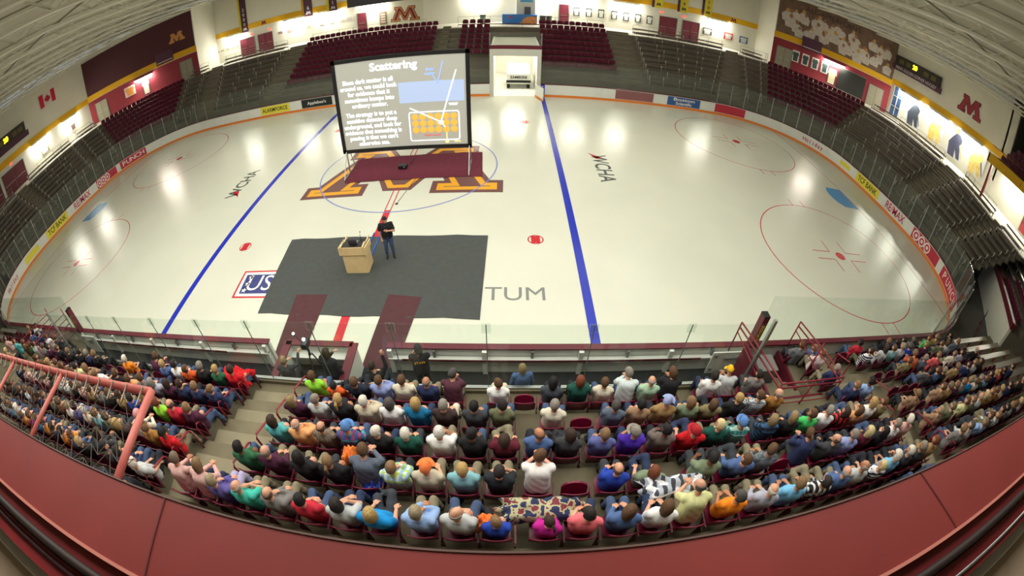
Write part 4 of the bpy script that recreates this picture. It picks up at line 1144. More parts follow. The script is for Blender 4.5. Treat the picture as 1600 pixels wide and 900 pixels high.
# aisle step blocks in the far stand
AST = mat('aisle_step_far', (112, 106, 88), .9)
m = MB()
for sd, a, b in ((1, 13.85, 16.1), (1, 26.5, 28.2), (1, 46.6, 48.4), (1, 54.5, 55.5), (-1, .0, .9), (-1, 14.1, 16.3), (-1, 25.5, 27.1), (-1, 47.4, 48.8)):
    for i in range(NR):
        for h in (0, 1):
            vs = []
            for u in (a+.1, b-.1):
                f, g = FB(sd, u); v0 = i/NR; v1 = (i+.5)/NR; z1 = 1+(g.z-1)*(i+1)/NR; zz = z1+.18; p = f.lerp(g, v0+.5/NR); q = f.lerp(g, v1+.49/NR)
                vs += [(p.x, p.y, z1), (q.x, q.y, z1), (q.x, q.y, zz), (p.x, p.y, zz)]
            if h == 0: m.add(vs, [(0, 4, 7, 3), (3, 7, 6, 2), (0, 1, 2, 3), (4, 5, 6, 7)][:4])
m.obj('floor_far_aisle_steps', AST, kind='structure')
# back rails of the far stand
RMAT = mat('rail_maroon_dark', (88, 40, 46), .5)
def backrail(sd, u0, u1, label):
    U = us(sd, u0, u1, 1.6); t = empty('guard_rail', (0, 0, 0), label=label, cat='railing')
    pts = [FB(sd, u)[1] for u in U]; m = MB()
    for a, b in zip(pts, pts[1:]): m.bar(a+Vector((0, 0, .28)), b+Vector((0, 0, .28)), .05, .09)
    m.obj('toe_rail', RMAT, t); m = MB()
    for a, b in zip(pts, pts[1:]): m.bar(a+Vector((0, 0, 1.05)), b+Vector((0, 0, 1.05)), .025)
    m.obj('hand_rail', GREY, t)
    for p in pts: m = MB(); m.bar(p, p+Vector((0, 0, 1.05)), .028); m.obj('rail_post', GREY, t)
for sd, a, b, n in ((1, .5, 13.6, 'above the seats right of centre'), (-1, 2.4, 13.7, 'above the seats left of centre'), (1, 16.5, 26.0, 'above the right bleachers'), (1, 28.4, 30.4, 'beside the right maroon corner wall'), (-1, 16.6, 25.0, 'above the left bleachers'), (-1, 27.4, 29.0, 'beside the left maroon corner wall'), (-1, 37.0, 45.5, 'above the left goal bleachers'), (-1, 49, 57, 'above the bleachers at the left edge'), (1, 38.5, 46, 'above the right goal bleachers'), (1, 48.7, 54, 'above the last right bleachers')):
    backrail(sd, a, b, 'thin concourse rail with maroon toe board %s' % n)
# ================================================================ objects on the ice
def flatmesh(name, quad, mt, z=.012, wob=0, **kw):
    m = MB(); n = 14; a, b, c, d = [Vector((p[0], p[1], 0)) for p in quad]; vs = []
    for j in range(n+1):
        for i in range(n+1):
            p = a.lerp(b, i/n).lerp(d.lerp(c, i/n), j/n); e = wob*math.sin(i*1.7+j*.9)*(1 if (j in (0, n) or i in (0, n)) else .4)
            vs.append((p.x, p.y+e, z+abs(e)*.4))
    N = (n+1)**2; vs += [(v[0], v[1], v[2]-.008) for v in vs]
    fs = [(j*(n+1)+i, j*(n+1)+i+1, (j+1)*(n+1)+i+1, (j+1)*(n+1)+i) for j in range(n) for i in range(n)]
    edge = [i for i in range(n)]+[(k+1)*(n+1)-1 for k in range(n)]+[N-1-i for i in range(n)]+[(n-k)*(n+1) for k in range(n)]
    for k in range(len(edge)): p, q = edge[k], edge[(k+1) % len(edge)]; fs.append((p, p+N, q+N, q))
    m.add(vs, fs); return m.obj(name, mt, **kw)
CARP = mat('charcoal_carpet', (70, 74, 72), .95, noise=.08, nscale=5); MCAR = mat('maroon_carpet', (96, 30, 48), .95, noise=.1, nscale=4); RUN = mat('maroon_runner', (78, 44, 48), .9, noise=.08, nscale=4)
flatmesh('carpet', [(-3.47, -10.8), (4.29, -10.96), (4.38, -6.45), (-3.82, -6.4)], CARP, .014, .03, label='large charcoal grey carpet laid on the ice under the podium', cat='carpet')
flatmesh('carpet', [(-2.92, -1.55), (3.91, -1.37), (3.76, 1.64), (-3.03, 1.3)], MCAR, .018, .03, label='maroon carpet spread on the ice under the projection screen', cat='carpet')
flatmesh('runner_mat', [(-1.95, -13.4), (-.95, -13.4), (-.98, -9.86), (-2.2, -9.85)], RUN, .024, .0, label='maroon runner mat from the left bench gate onto the charcoal carpet', cat='mat')
flatmesh('runner_mat', [(1.0, -13.4), (1.98, -13.4), (2.37, -9.99), (1.23, -9.86)], RUN, .024, .0, label='maroon runner mat from the right bench gate onto the charcoal carpet', cat='mat')
for x0, x1 in ((-1.62, -1.0), (1.05, 2.0)):   # gates' threshold
    m = MB(); m.box(x0, x1, -13.12, -12.95, 0, .012); m.obj('floor_gate_sill', WBRD, kind='structure')
# blue cable covers beside the podium
for dx, nm in ((-.17, 'left'), (.12, 'right')):
    m = MB(); m.tube([(dx+.02, -6.2, .03), (dx, -7.2, .03), (dx-.02, -8.0, .03)], .03); m.obj('cable_strip', mat('blue_tape', (40, 96, 190), .5), label='blue tape strip on the charcoal carpet, %s of the pair beside the podium' % nm, cat='tape')
# projection screen
scr = empty('projection_screen', (.16, -.4, 0), label='large black-framed projection screen with a lecture slide standing on maroon carpet', cat='projection screen')
x0, x1, z0, z1 = -3.32, 3.22, 1.15, 6.1
m = MB(); f_ = .19
for b in ((x0, x1, z0, z0+f_), (x0, x1, z1-f_, z1), (x0, x0+f_, z0, z1), (x1-f_, x1, z0, z1)): m.box(b[0], b[1], -.04, .04, b[2], b[3])
m.obj('screen_frame', BLACK, scr)
m = MB(); m.box(x0+f_, x1-f_, -.006, .01, z0+f_, z1-f_); m.obj('screen_surface', mat('projected_slide', (168, 168, 158), .7, emit=.45), scr)
SW = mat('slide_white', (235, 240, 248), .6, emit=.75); SB = mat('slide_blue', (172, 190, 226), .6, emit=.5); SO = mat('slide_orange', (240, 176, 70), .6, emit=.6); SLB = mat('slide_line_blue', (150, 180, 250), .6, emit=.7); SRD = mat('slide_red', (226, 96, 90), .6, emit=.5); SY = mat('slide_yellow', (232, 222, 150), .6, emit=.6)
sx0, sx1, sz0, sz1 = x0+f_, x1-f_, z0+f_, z1-f_
def SP(u, v, d=.012): return (sx0+(sx1-sx0)*u, -d, sz1-(sz1-sz0)*v)
def stext(s, u, v, size, mt=SW, bold=.012, sx=1): text('slide_lettering', s, size, mt, frame(SP(u, v), (1, 0, 0), (0, 0, 1)), scr, ext=.001, bold=bold, sx=sx)
stext('Scattering', .46, .085, .56, bold=.02)
for i, s in enumerate(['Since dark matter is all', 'around us, we could look', 'for evidence that it', 'sometimes bumps into', 'ordinary matter.']): stext(s, .25, .225+.068*i, .315, sx=.86)
for i, s in enumerate(['The strategy is to put a', 'sensitive detector deep', 'underground, and look for', 'evidence that something is', "passing it that we can't", 'otherwise see.']): stext(s, .25, .60+.068*i, .315, sx=.86)
m = MB(); a = SP(.49, .28, .014); b = SP(.985, .51, .008); m.box(a[0], b[0], -.014, -.008, b[2], a[2]); m.obj('slide_panel', SB, scr)
stext('rock', .735, .40, .17); stext('WIMP', .9, .545, .16); stext('Dark', .735, .155, .17, SLB); stext('matter', .735, .20, .17, SLB)
def sline(nm, pts, w, mt): m = MB(); [m.bar(SP(*a, .02), SP(*b, .02), w, .006, upv=(0, 1, 0)) for a, b in zip(pts, pts[1:])]; m.obj(nm, mt, scr)
sline('slide_line', [(.835, .07), (.79, .31)], .05, SLB); sline('slide_line', [(.79, .31), (.755, .22)], .05, SLB)
sline('slide_line', [(.93, .17), (.80, .74)], .06, SW); sline('slide_line', [(.565, .57), (.80, .74)], .06, SW); sline('slide_line', [(.80, .74), (.83, .80)], .05, SW)
sline('slide_outline', [(.565, .62), (.93, .62), (.94, .64), (.94, .93), (.93, .945), (.565, .945), (.555, .93), (.555, .64), (.565, .62)], .06, SW)
m = MB(); m.ball(SP(.80, .745, .02), .14, .01, .12); m.obj('slide_burst', SW, scr)
for j in range(3):
    for i in range(6): m = MB(); m.ball(SP(.60+.06*i, .675+.075*j, .014), .165, .006, .165, 16, 6); m.obj('slide_disc', SO, scr)
stext('liquid xenon', .73, .885, .16, SRD, bold=.004); m = MB(); a = SP(.84, .84); b = SP(.84, .96); m.bar(a, b, .06, .006, upv=(0, 1, 0)); m.ball(SP(.84, .965), .1, .006, .1); m.obj('slide_arrow', SY, scr); stext('Heat', .92, .965, .15, SY)
for x in (-3.15, 3.1):
    m = MB(); m.bar((x, .03, .06), (x, .03, z0), .05); m.bar((x, -.95, .05), (x, .95, .05), .05); m.bar((x, -.9, .06), (x, .02, 1.3), .035); m.bar((x, .9, .06), (x, .05, 2.2), .035); m.obj('leg', STEEL, scr)
# projector / speaker on the maroon carpet
t = empty('projector', (-.17, -.2, .02), label='small black projector on the maroon carpet below the screen', cat='projector')
m = MB(); m.box(-.22, .22, -.16, .16, .04, .2); m.obj('body', BLACK, t); m = MB(); m.tube([(.1, -.16, .13), (.1, -.2, .13)], .05, 14); m.obj('lens', mat('lens', (90, 100, 120), .1), t)
for px, py in ((-.18, -.12), (.18, -.12), (-.18, .12), (.18, .12)): m = MB(); m.box(px-.02, px+.02, py-.02, py+.02, 0, .04); m.obj('foot', BLACK, t)
m = MB(); m.tube([(.1, .2, .03), (.25, .9, .03), (.2, 1.5, .03)], .015); m.obj('cable', BLACK, label='dark cable crossing the maroon carpet behind the projector', cat='cable')
t = empty('floor_microphone', (.29, -3.9, 0), label='small black microphone puck with cable lying on the ice in front of the screen', cat='microphone')
m = MB(); m.ball((0, 0, .03), .07, .05, .03); m.obj('head', BLACK, t); m = MB(); m.tube([(0, .05, .015), (.15, .9, .012), (.3, 1.8, .012), (.42, 2.4, .02)], .012); m.obj('cable', mat('cable_grey', (120, 112, 104), .6), t)
# podium
WOOD = mat('maple_wood', (232, 206, 152), .5, noise=.06, nscale=4)
pod = empty('podium', (-.16, -8.4, .02), label='light maple podium with black top standing on the charcoal carpet', cat='podium')
m = MB(); m.box(-.379, .399, -.32, .25, 0, .80); m.obj('base_cabinet', WOOD, pod)
m = MB(); m.hexa([(-.50, -.36, .80), (.50, -.36, .80), (.50, .32, .80), (-.50, .32, .80), (-.50, -.36, 1.12), (.50, -.36, 1.12), (.50, .32, 1.02), (-.50, .32, 1.02)]); m.obj('desk_box', WOOD, pod)
for x in (-.42, .40):
    prof = [(-.36, .80), (-.38, 1.16), (-.1, 1.18), (.08, 1.08), (.26, 1.07), (.42, 1.15), (.40, .9), (.30, .5), (.34, .12), (.33, .0), (-.30, .0), (-.30, .80)]
    m = MB(); m.prism(prof, 0, .04, Matrix(((0, 0, 1, x), (1, 0, 0, 0), (0, 1, 0, 0), (0, 0, 0, 1)))); m.obj('side_panel', WOOD, pod)
m = MB(); m.hexa([(-.46, -.33, 1.121), (.46, -.33, 1.121), (.46, .32, 1.026), (-.46, .32, 1.026), (-.46, -.33, 1.131), (.46, -.33, 1.131), (.46, .32, 1.036), (-.46, .32, 1.036)]); m.obj('writing_top', BLACK, pod)
lap = empty('laptop', (-.16, -8.38, 1.105), label='open laptop on the black podium top', cat='laptop')
m = MB(); m.box(-.16, .16, -.11, .11, .0, .02); m.obj('keyboard_base', mat('laptop_grey', (90, 92, 96), .4), lap); m = MB(); m.hexa([(-.16, -.11, .02), (.16, -.11, .02), (.16, -.12, .02), (-.16, -.12, .02), (-.16, -.17, .22), (.16, -.17, .22), (.16, -.18, .22), (-.16, -.18, .22)]); m.obj('lid', mat('laptop_grey', (90, 92, 96), .4), lap)
t = empty('gooseneck_microphone', (.1, -8.36, 1.1), label='gooseneck microphone rising from the podium top', cat='microphone'); m = MB(); m.tube([(0, 0, 0), (0, .03, .16), (0, 0, .3), (0, .06, .36)], .009, 8); m.obj('stem', BLACK, t); m = MB(); m.ball((0, .07, .37), .022); m.obj('head', BLACK, t)
# ---------------------------------------------------------------- players' benches, timekeeper box, bench glass
bb = empty('bench_boards_back', (0, -HY, 0), label='white inner side of the near bench boards with maroon shelf edge', cat='bench boards')
for a, b in ((-12.0, -1.68), (2.0, 12.0)):
    m = MB(); m.box(a+.02, b-.02, -.26, -.12, .70, .74); m.obj('shelf', WBRD, bb); m = MB(); m.box(a+.4, b-1.6, -.275, -.26, .69, .76); m.obj('shelf_edge', MAROON, bb)
    m = MB(); m.box(a, b, -.16, -.12, .16, .66); m.obj('lower_panel', WBRD, bb); m = MB(); m.box(a, b, -.19, -.12, .60, .64); m.obj('lower_ledge', WBRD, bb)
    n = 4
    for i in range(n+1):
        x = a+.08+(b-a-.16)*i/n; m = MB(); m.box(x-.06, x+.06, -.24, -.11, .16, 1.02); m.obj('upright', WBRD, bb)
    for i in range(n): x = a+(b-a)*(i+.5)/n; m = MB(); m.box(x-.03, x+.03, -.2, -.115, .76, 1.0); m.obj('clip', GREY, bb)
for x, w, nm in ((10.7, 1.15, 'right'), (-11.85, 1.1, 'left')):
    t = empty('bench_gate', (x, -HY-.14, .16), label='white bench gate with dark latch at the %s end of the near boards' % nm, cat='gate')
    m = MB(); m.box(0, w, -.20, -.165, 0, .86); m.obj('panel', WBRD, t)
    m = MB(); m.box(w*.35, w*.75, -.24, -.20, .6, .66); m.box(w*.7, w*.76, -.26, -.20, .52, .74); m.obj('latch', GREY, t)
    for zz in (.15, .7): m = MB(); m.box(.05, .14, -.24, -.20, zz, zz+.1); m.obj('hinge', GREY, t)
tb = empty('timekeeper_box', (0, -HY, 0), label='timekeeper box with maroon capped side walls between the two benches', cat='booth')
for x0_, x1_ in ((-1.02, -.86), (1.0, 1.16)):
    m = MB(); m.box(x0_, x1_, -1.5, -.1, 0, 1.03); m.obj('side_wall', WBRD, tb); m = MB(); m.box(x0_-.04, x1_+.04, -1.5, -.02, 1.03, 1.07); m.obj('cap_rail', MAROON, tb)
m = MB(); m.box(-.86, 1.0, -.35, -.1, .72, .76); m.obj('counter', WBRD, tb)
# bench glass on a low wall
m = MB(); m.box(-11.9, 11.3, -14.62, -14.50, 0, 1.36); m.obj('wall_bench_kerb', CONC, kind='structure')
bg = empty('bench_glass', (0, -14.54, 0), label='clear glass screen behind the players benches in steel channel', cat='glass screen')
m = MB(); m.box(-11.9, 11.3, -.038, .035, 1.362, 1.42); m.obj('channel', STEEL, bg)
xs = [-10.94, -9.2, -7.6, -5.9, -4.1, -2.3, -.7, 1.0, 2.8, 4.7, 6.8, 8.9, 11.1]
for a, b in zip(xs, xs[1:]): m = MB(); m.box(a+.008, b-.008, -.007, .007, 1.42, 3.38); m.obj('glass_pane', GLASS2, bg)
for a in xs[1:-1]:
    m = MB(); m.box(a-.09, a+.09, -.02, .02, 3.16, 3.40); m.obj('clip', GLASS, bg); m = MB(); m.box(a-.009, a+.009, -.009, .009, 1.42, 3.38); m.obj('seam_strip', mat('seam', (110, 118, 114), .5), bg)
for a in (-10.94, 11.1): m = MB(); m.box(a-.04, a+.04, .05, .13, .17, 3.40); m.obj('glass_post', STEEL, bg)
for x, nm in ((-12.0, 'left'), (12.0, 'right')):
    t = empty('padded_post', (x, -HY-.12, 1.07), label='maroon padded post with gold letters at the %s end of the benches' % nm, cat='post')
    m = MB(); m.box(-.1, .1, -.12, .12, 0, 1.15); m.obj('padding', MAROON, t); text('lettering', 'GOPHERS', .15, GOLD, frame((0, -.125, .55), (0, 0, 1), (-1, 0, 0)), t); m = MB(); m.box(-.1, .1, -.12, .12, 1.15, 1.2); m.obj('top_cap', BLACK, t)
# bench seats in the pit
for a, b, nm in ((-11.4, -2.2, 'left'), (2.4, 10.9, 'right')):
    t = empty('players_bench', (0, -14.25, .16), label='long black players bench in the %s bench pit' % nm, cat='bench'); m = MB(); m.box(a, b, -.15, .12, .40, .45); m.obj('seat_board', BLACK, t)
    for i in range(5): x = a+.3+(b-a-.6)*i/4; m = MB(); m.box(x-.04, x+.04, -.1, .08, 0, .40); m.obj('leg', GREY, t)
# video tripod with two cameras in the timekeeper box
t = empty('camera_tripod', (.1, -13.7, .16), label='tall black tripod with two video lights in the timekeeper box', cat='tripod')
for i in range(3):
    a = 2*PI*i/3+.5; m = MB(); m.tube([(.42*math.cos(a), .32*math.sin(a), 0), (.05*math.cos(a), .05*math.sin(a), 1.25)], .02); m.obj('leg', BLACK, t)
m = MB(); m.tube([(0, 0, 1.2), (0, 0, 1.55)], .03); m.obj('pole', BLACK, t); m = MB(); m.box(-.08, .08, -.14, .14, 1.55, 1.72); m.obj('camera_body', BLACK, t)
m = MB(); m.ball((.0, .0, 1.78), .045); m.obj('camera_light', mat('white_led', (240, 244, 255), .4, emit=6), t); m = MB(); m.tube([(-.08, 0, 1.62), (-.3, .12, 1.8)], .012); m.obj('arm', BLACK, t); m = MB(); m.ball((-.33, .13, 1.84), .035); m.obj('side_light', mat('white_led', (240, 244, 255), .4, emit=6), t)
def chair(x, y, z, rz, label):
    t = empty('folding_chair', (x, y, z), (0, 0, rz), label=label, cat='chair')
    m = MB(); m.box(-.21, .21, -.2, .2, .42, .46); m.obj('seat', BLACK, t); m = MB(); m.box(-.2, .2, -.22, -.19, .6, .86); m.obj('backrest', BLACK, t)
    for sx in (-.2, .2): m = MB(); m.tube([(sx, .2, 0), (sx, -.2, .62), (sx, -.2, .86)], .012); m.obj('leg', GREY, t); m = MB(); m.tube([(sx, -.22, 0), (sx, .18, .44)], .012); m.obj('leg', GREY, t)
chair(-.55, -14.05, .16, 0, 'black folding chair under the camera operator in the timekeeper box')
# ---------------------------------------------------------------- stairwell opening with maroon rails
vo = [(11.45, -15.35), (13.15, -15.35), (13.15, -13.15)]
m = MB(); m.box(11.36, 11.44, -15.43, -13.55, 0, 1.66); m.box(11.38, 13.2, -15.43, -15.36, 0, 1.66); m.box(13.12, 13.2, -15.36, -13.1, 0, .8)
m.obj('wall_stairwell', MAROON, kind='structure')
t = empty('stairwell_railing', (0, 0, 0), label='double maroon pipe railing around the stairwell beside the right bench end', cat='railing')
pts = [(11.2, -13.2), (11.2, -15.6), (13.3, -15.6), (13.3, -13.2)]
for zz in (2.55, 2.38):
    m = MB(); m.tube([(x, y, zz-(.0 if y < -14 else .45)) for x, y in pts], .026); m.obj('hand_rail', RAIL, t)
m = MB(); m.tube([(x, y, 1.75) for x, y in pts], .018); m.obj('mid_rail', RAIL, t)
for x, y in pts+[(11.2, -14.4), (13.3, -14.4), (12.25, -15.6)]:
    m = MB(); m.tube([(x, y, 1.0 if y > -14.5 else 1.25), (x, y, 2.5 if y < -14 else 2.1)], .022); m.obj('rail_post', RAIL, t)
m = MB()
for k in range(6): m.box(11.38, 13.12, -15.3+.3*k, -15.0+.3*k, 0, 1.1-.18*k)
m.obj('floor_stairwell_steps', CONC, kind='structure')
t = empty('cart', (12.2, -13.7, .1), label='grey covered cart parked in the stairwell mouth', cat='cart'); m = MB(); m.box(-.45, .45, -.3, .3, .1, .9); m.obj('body', GREY, t)
for a in (-.35, .35):
    for b in (-.22, .22): m = MB(); m.ball((a, b, .05), .05); m.obj('wheel', BLACK, t)
# left stairwell railing with bars
t = empty('stairwell_railing', (0, 0, 0), label='maroon barred railing around the stairwell left of the left bench', cat='railing')
for zz in (2.5, 2.25, 2.0, 1.75, 1.5): m = MB(); m.tube([(-12.4, -13.2, zz-.4), (-12.4, -15.2, zz), (-14.2, -15.2, zz), (-14.2, -13.2, zz-.4)], .02); m.obj('rail_bar', RAIL, t)
for x, y in ((-12.4, -13.2), (-12.4, -15.2), (-14.2, -15.2), (-14.2, -13.2)): m = MB(); m.tube([(x, y, .8), (x, y, 2.4)], .025); m.obj('rail_post', RAIL, t)
# ---------------------------------------------------------------- aisle handrails
def aisle_rail(x, k, dx, label):
    y = -15.43-.845*k; z = 1.25+.404*k; t = empty('aisle_handrail', (x, y, z), label=label, cat='handrail')
    m = MB(); m.tube([(0, .0, 0), (0, .0, .85), (0, .06, .92), (0, .62, .66), (dx*.0, .66, .6), (0, .66, -.25)], .022, 8); m.obj('rail_pipe', RAIL, t)
for k in range(0, 6, 1):
    if k < 5: aisle_rail(-1.08, k, 1, 'maroon pipe handrail on the left aisle, left side, %s row' % ORD[k])
for k in (0, 1, 2, 3): aisle_rail(.5, k, 1, 'maroon pipe handrail on the left aisle, right side, %s row' % ORD[k])
for k in (-1, 1, 3, 4, 5): aisle_rail(14.82, k, 1, 'maroon pipe handrail on the right aisle, right side, %s row' % ORD[k+2])
for k in (1, 2): aisle_rail(14.05, k, 1, 'maroon pipe handrail on the right aisle, left side, %s row' % ORD[k+2])
# ---------------------------------------------------------------- zamboni tunnel
m = MB(); m.box(3.75, 3.95, 12.97, 21.5, 0, 3.9); m.box(7.25, 7.45, 12.97, 21.5, 0, 3.9); m.box(3.75, 7.45, 21.4, 21.6, 0, 4.6); m.obj('wall_tunnel', BLOCK, kind='structure')
m = MB(); m.box(3.95, 7.25, 12.95, 21.4, -.01, .01); m.obj('floor_tunnel', WBRD, kind='structure')
m = MB(); m.box(3.75, 7.45, 13.0, 21.5, 3.55, 3.85); m.obj('ceiling_tunnel', WHITE, kind='structure')
m = MB(); m.box(3.7, 7.5, 12.9, 13.1, 3.3, 3.85); m.box(3.7, 4.0, 12.9, 13.1, 0, 3.3); m.box(7.2, 7.5, 12.9, 13.1, 0, 3.3); m.obj('door_3', mat('portal_grey', (196, 196, 184), .6), kind='structure')
m = MB(); m.box(3.7, 7.5, 12.95, 13.1, 3.85, 4.15); m.obj('trim_1', MAROON, kind='structure')
for i, y in enumerate((15.0, 18.2)):
    t = empty('tunnel_light', (5.6, y, 3.45), label='fluorescent strip on the tunnel ceiling, %s' % ('nearer the ice' if i == 0 else 'deeper inside'), cat='light fixture'); m = MB(); m.box(-1, 1, -.1, .1, 0, .08); m.obj('housing', WHITE, t); m = MB(); m.box(-.95, .95, -.08, .08, -.03, 0); m.obj('tube', LAMP, t)
zb = empty('ice_resurfacer', (5.9, 16.4, .01), label='white ice resurfacer with black lettering parked in the bright tunnel', cat='vehicle')
m = MB(); m.box(-.95, .95, -1.2, 1.6, .45, 1.3); m.hexa([(-.9, -1.2, 1.3), (.9, -1.2, 1.3), (.9, .6, 1.3), (-.9, .6, 1.3), (-.85, -.9, 1.95), (.85, -.9, 1.95), (.85, .5, 1.95), (-.85, .5, 1.95)]); m.obj('body', WBRD, zb)
m = MB(); m.box(-.97, .97, -1.22, -1.2, .55, .78); m.obj('stripe', BLACK, zb); text('lettering', 'ZAMBONI', .3, BLACK, frame((0, -1.23, 1.02), (1, 0, 0), (0, 0, 1)), zb, bold=.01)
for x in (-.8, .8):
    for y in (-.8, 1.1): m = MB(); m.tube([(x-.12, y, .38), (x+.12, y, .38)], .38, 18); m.obj('wheel', BLACK, zb)
m = MB(); m.box(-.35, .35, .8, 1.4, 1.3, 1.7); m.obj('driver_seat', BLACK, zb)
m = MB(); m.box(-.4, .4, 0, .02, 0, .7); m.obj('wall_poster', mat('poster_gold', (222, 180, 90), .6), label='gold and black wall poster in the zamboni tunnel', cat='poster', loc=(5.2, 21.36, 2.3)); 
t = empty('rink_gate', (7.2, 12.6, 0), (0, 0, .35), label='open white rink gate leaf with orange edge at the tunnel mouth', cat='gate'); m = MB(); m.box(-.04, .04, -1.2, .2, .05, 1.07); m.obj('panel', WBRD, t); m = MB(); m.box(-.05, .05, -1.2, .2, .05, .22); m.obj('kick_strip', ORANGE, t)
t = empty('deck_rail', (5.6, 13.0, 4.15), label='glass fronted rail over the tunnel mouth', cat='railing'); m = MB(); m.box(-1.85, 1.85, -.01, .01, 0, .95); m.obj('glass_pane', GLASS, t)
for x in (-1.88, 1.88): m = MB(); m.box(x-.03, x+.03, -.03, .03, 0, 1.0); m.obj('rail_post', STEEL, t)
# ---------------------------------------------------------------- wall lamps (real light of the hall)
def wall_lamp(x, y, z, rz, label, L=2.4):
    t = empty('wall_lamp', (x, y, z), (0, 0, rz), label=label, cat='light fixture', group='strip lamps washing the concourse walls')
    m = MB(); m.box(-L/2, L/2, -.12, .3, .05, .12); m.obj('housing', WHITE, t); m = MB(); m.box(-L/2+.05, L/2-.05, -.1, .12, -.08, .05); m.obj('tube', LAMP, t)
LW = 'bright fluorescent strip lamp high on the hall wall under the yellow band'
for x in (-25.8, -17.8, -13.5, -8.5, 2.2, 8.2, 12.0, 16.8, 27.0): wall_lamp(x, 25.55, 7.55, 0, LW)
def on(a, b, t, off): a = Vector(a); b = Vector(b); d = (b-a).normalized(); n = Vector((d.y, -d.x)); n = n if n.dot(-(a+b)/2) > 0 else -n; p = a.lerp(b, t)+n*off; return p, math.atan2(-n.x, n.y)+PI
for a, b, t_, z in (((-28.2, 21.3), (-42, 14.6), .46, 7.1), ((32.0, 21.9), (44, 14.6), .50, 7.4)):
    p, rz = on(a, b, t_, .35); wall_lamp(p.x, p.y, z, rz, LW)
for y, z in ((11.0, 7.2), (5.8, 7.2)): wall_lamp(-41.6, y, z, PI/2, LW)
for y in (11.5, 7.0, 2.2): wall_lamp(43.6, y, 7.9, -PI/2, LW, 2.8)
wall_lamp(43.6, -4.5, 7.3, -PI/2, LW, 2.8); wall_lamp(43.6, -9, 7.3, -PI/2, LW, 2.8)
# ---------------------------------------------------------------- doors, signs and posters
DR = mat('door_maroon', (112, 36, 52), .55)
def dbl_door(n, M, w, h, mt=DR):
    t = bpy.data.objects.new('door_%d' % n, None); C.objects.link(t); t['kind'] = 'structure'; t.matrix_world = M
    k = 2 if w > 1.3 else 1
    for i in range(k):
        a = -w/2+w/k*i; m = MB(); m.box(a+.02, a+w/k-.02, 0, h, .0, .05); m.obj('door_leaf', mt, t); m = MB(); m.box(a+.12, a+w/k-.12, h*.45, h*.45+.05, .05, .10); m.obj('push_bar', STEEL, t)
    m = MB(); m.box(-w/2-.06, -w/2, 0, h+.06, 0, .08); m.box(w/2, w/2+.06, 0, h+.06, 0, .08); m.box(-w/2, w/2, h, h+.06, 0, .08); m.obj('door_frame', GREY, t)
def WM(x, z, y=25.97): return frame((x, y, z), (1, 0, 0), (0, 0, 1))
def LM(y, z): return frame((-41.97, y, z), (0, 1, 0), (0, 0, 1))
def RM(y, z): return frame((43.97, y, z), (0, -1, 0), (0, 0, 1))
def CM(sd, t_, z, off=.05):
    a, b = (((-42, 14.6), (-28.2, 21.3)) if sd < 0 else ((32.0, 21.9), (44, 14.6))); a = Vector(a); b = Vector(b); d = (b-a).normalized(); n = Vector((d.y, -d.x)); p = a.lerp(b, t_)+n*off
    return frame((p.x, p.y, z), (d.x, d.y, 0), (0, 0, 1))
for i, (x, w) in enumerate(((-24.1, 2.0), (-21.6, 1.9), (-9.9, .95), (10.5, .95), (21.4, 1.9), (24.0, 1.9))): dbl_door(i+4, WM(x, 4.65), w, 2.15)
EXR = mat('exit_red', (255, 60, 50), .5, emit=3)
for i, (M, nm) in enumerate(((WM(-23.3, 7.15), 'over the leftmost double doors of the far wall'), (WM(-20.9, 7.15), 'over the second left double doors'), (WM(-9.9, 7.2), 'over the single door left of the block M'), (WM(20.6, 7.3), 'over the first right double doors'), (WM(23.1, 7.25), 'over the second right double doors'), (LM(1.2, 7.3), 'on the left end wall'), (RM(-2.2, 7.4), 'on the right end wall by the red door'))):
    t = bpy.data.objects.new('exit_sign', None); C.objects.link(t); t.matrix_world = M; tag(t, 'small glowing red exit sign %s' % nm, 'exit sign', 'exit signs')
    m = MB(); m.box(-.2, .2, -.12, .12, 0, .06); m.obj('housing', WHITE, t); text('lettering', 'EXIT', .2, EXR, Matrix.Translation((0, 0, .065)), t, bold=.015)
def poster(M, w, h, cols, label, cat='poster', grp=None, fig=None, seed=1):
    t = bpy.data.objects.new('wall_poster', None); C.objects.link(t); t.matrix_world = M; tag(t, label, cat, grp)
    m = MB(); m.box(-w/2, w/2, -h/2, h/2, 0, .03); m.obj('sheet', mat('poster_%d_%d_%d' % cols[0], cols[0], .6), t)
    rr = random.Random(seed)
    if len(cols) > 1:
        m = MB(); m.prism([(-w*.30, -h*.42), (w*.30, -h*.42), (w*.33, h*.1), (w*.46, h*.02), (w*.36, h*.34), (w*.14, h*.38), (0, h*.32), (-w*.14, h*.38), (-w*.36, h*.34), (-w*.46, h*.02), (-w*.33, h*.1)], .03, .034); m.obj('jersey_print', mat('poster_%d_%d_%d' % cols[1], cols[1], .6), t)
    return t
for i, x in enumerate((11.75, 13.0, 14.25, 15.6, 16.85, 18.1, 19.35)):
    t = poster(WM(x, 6.15), .62, .95, [(52, 58, 54), (214, 220, 212)], 'black jersey poster on the far wall, %s from the left of seven' % ORD[i], grp='seven jersey posters')
for x, c, nm in ((26.0, (70, 74, 72), 'charcoal'), (28.6, (190, 50, 60), 'red'), (30.6, (60, 92, 150), 'blue')): poster(WM(x, 6.1), 1.1, .8, [c, (200, 200, 196)], '%s honours poster near the right end of the far wall' % nm)
for i, x in enumerate((-28.6, -27.9, -27.1, -26.3, -25.6)): poster(WM(x+.0, 6.2), .45, .2, [(168, 164, 158)], 'small grey photo strip far left of the far wall, %s from left' % ORD[i], grp='small photo strips left')
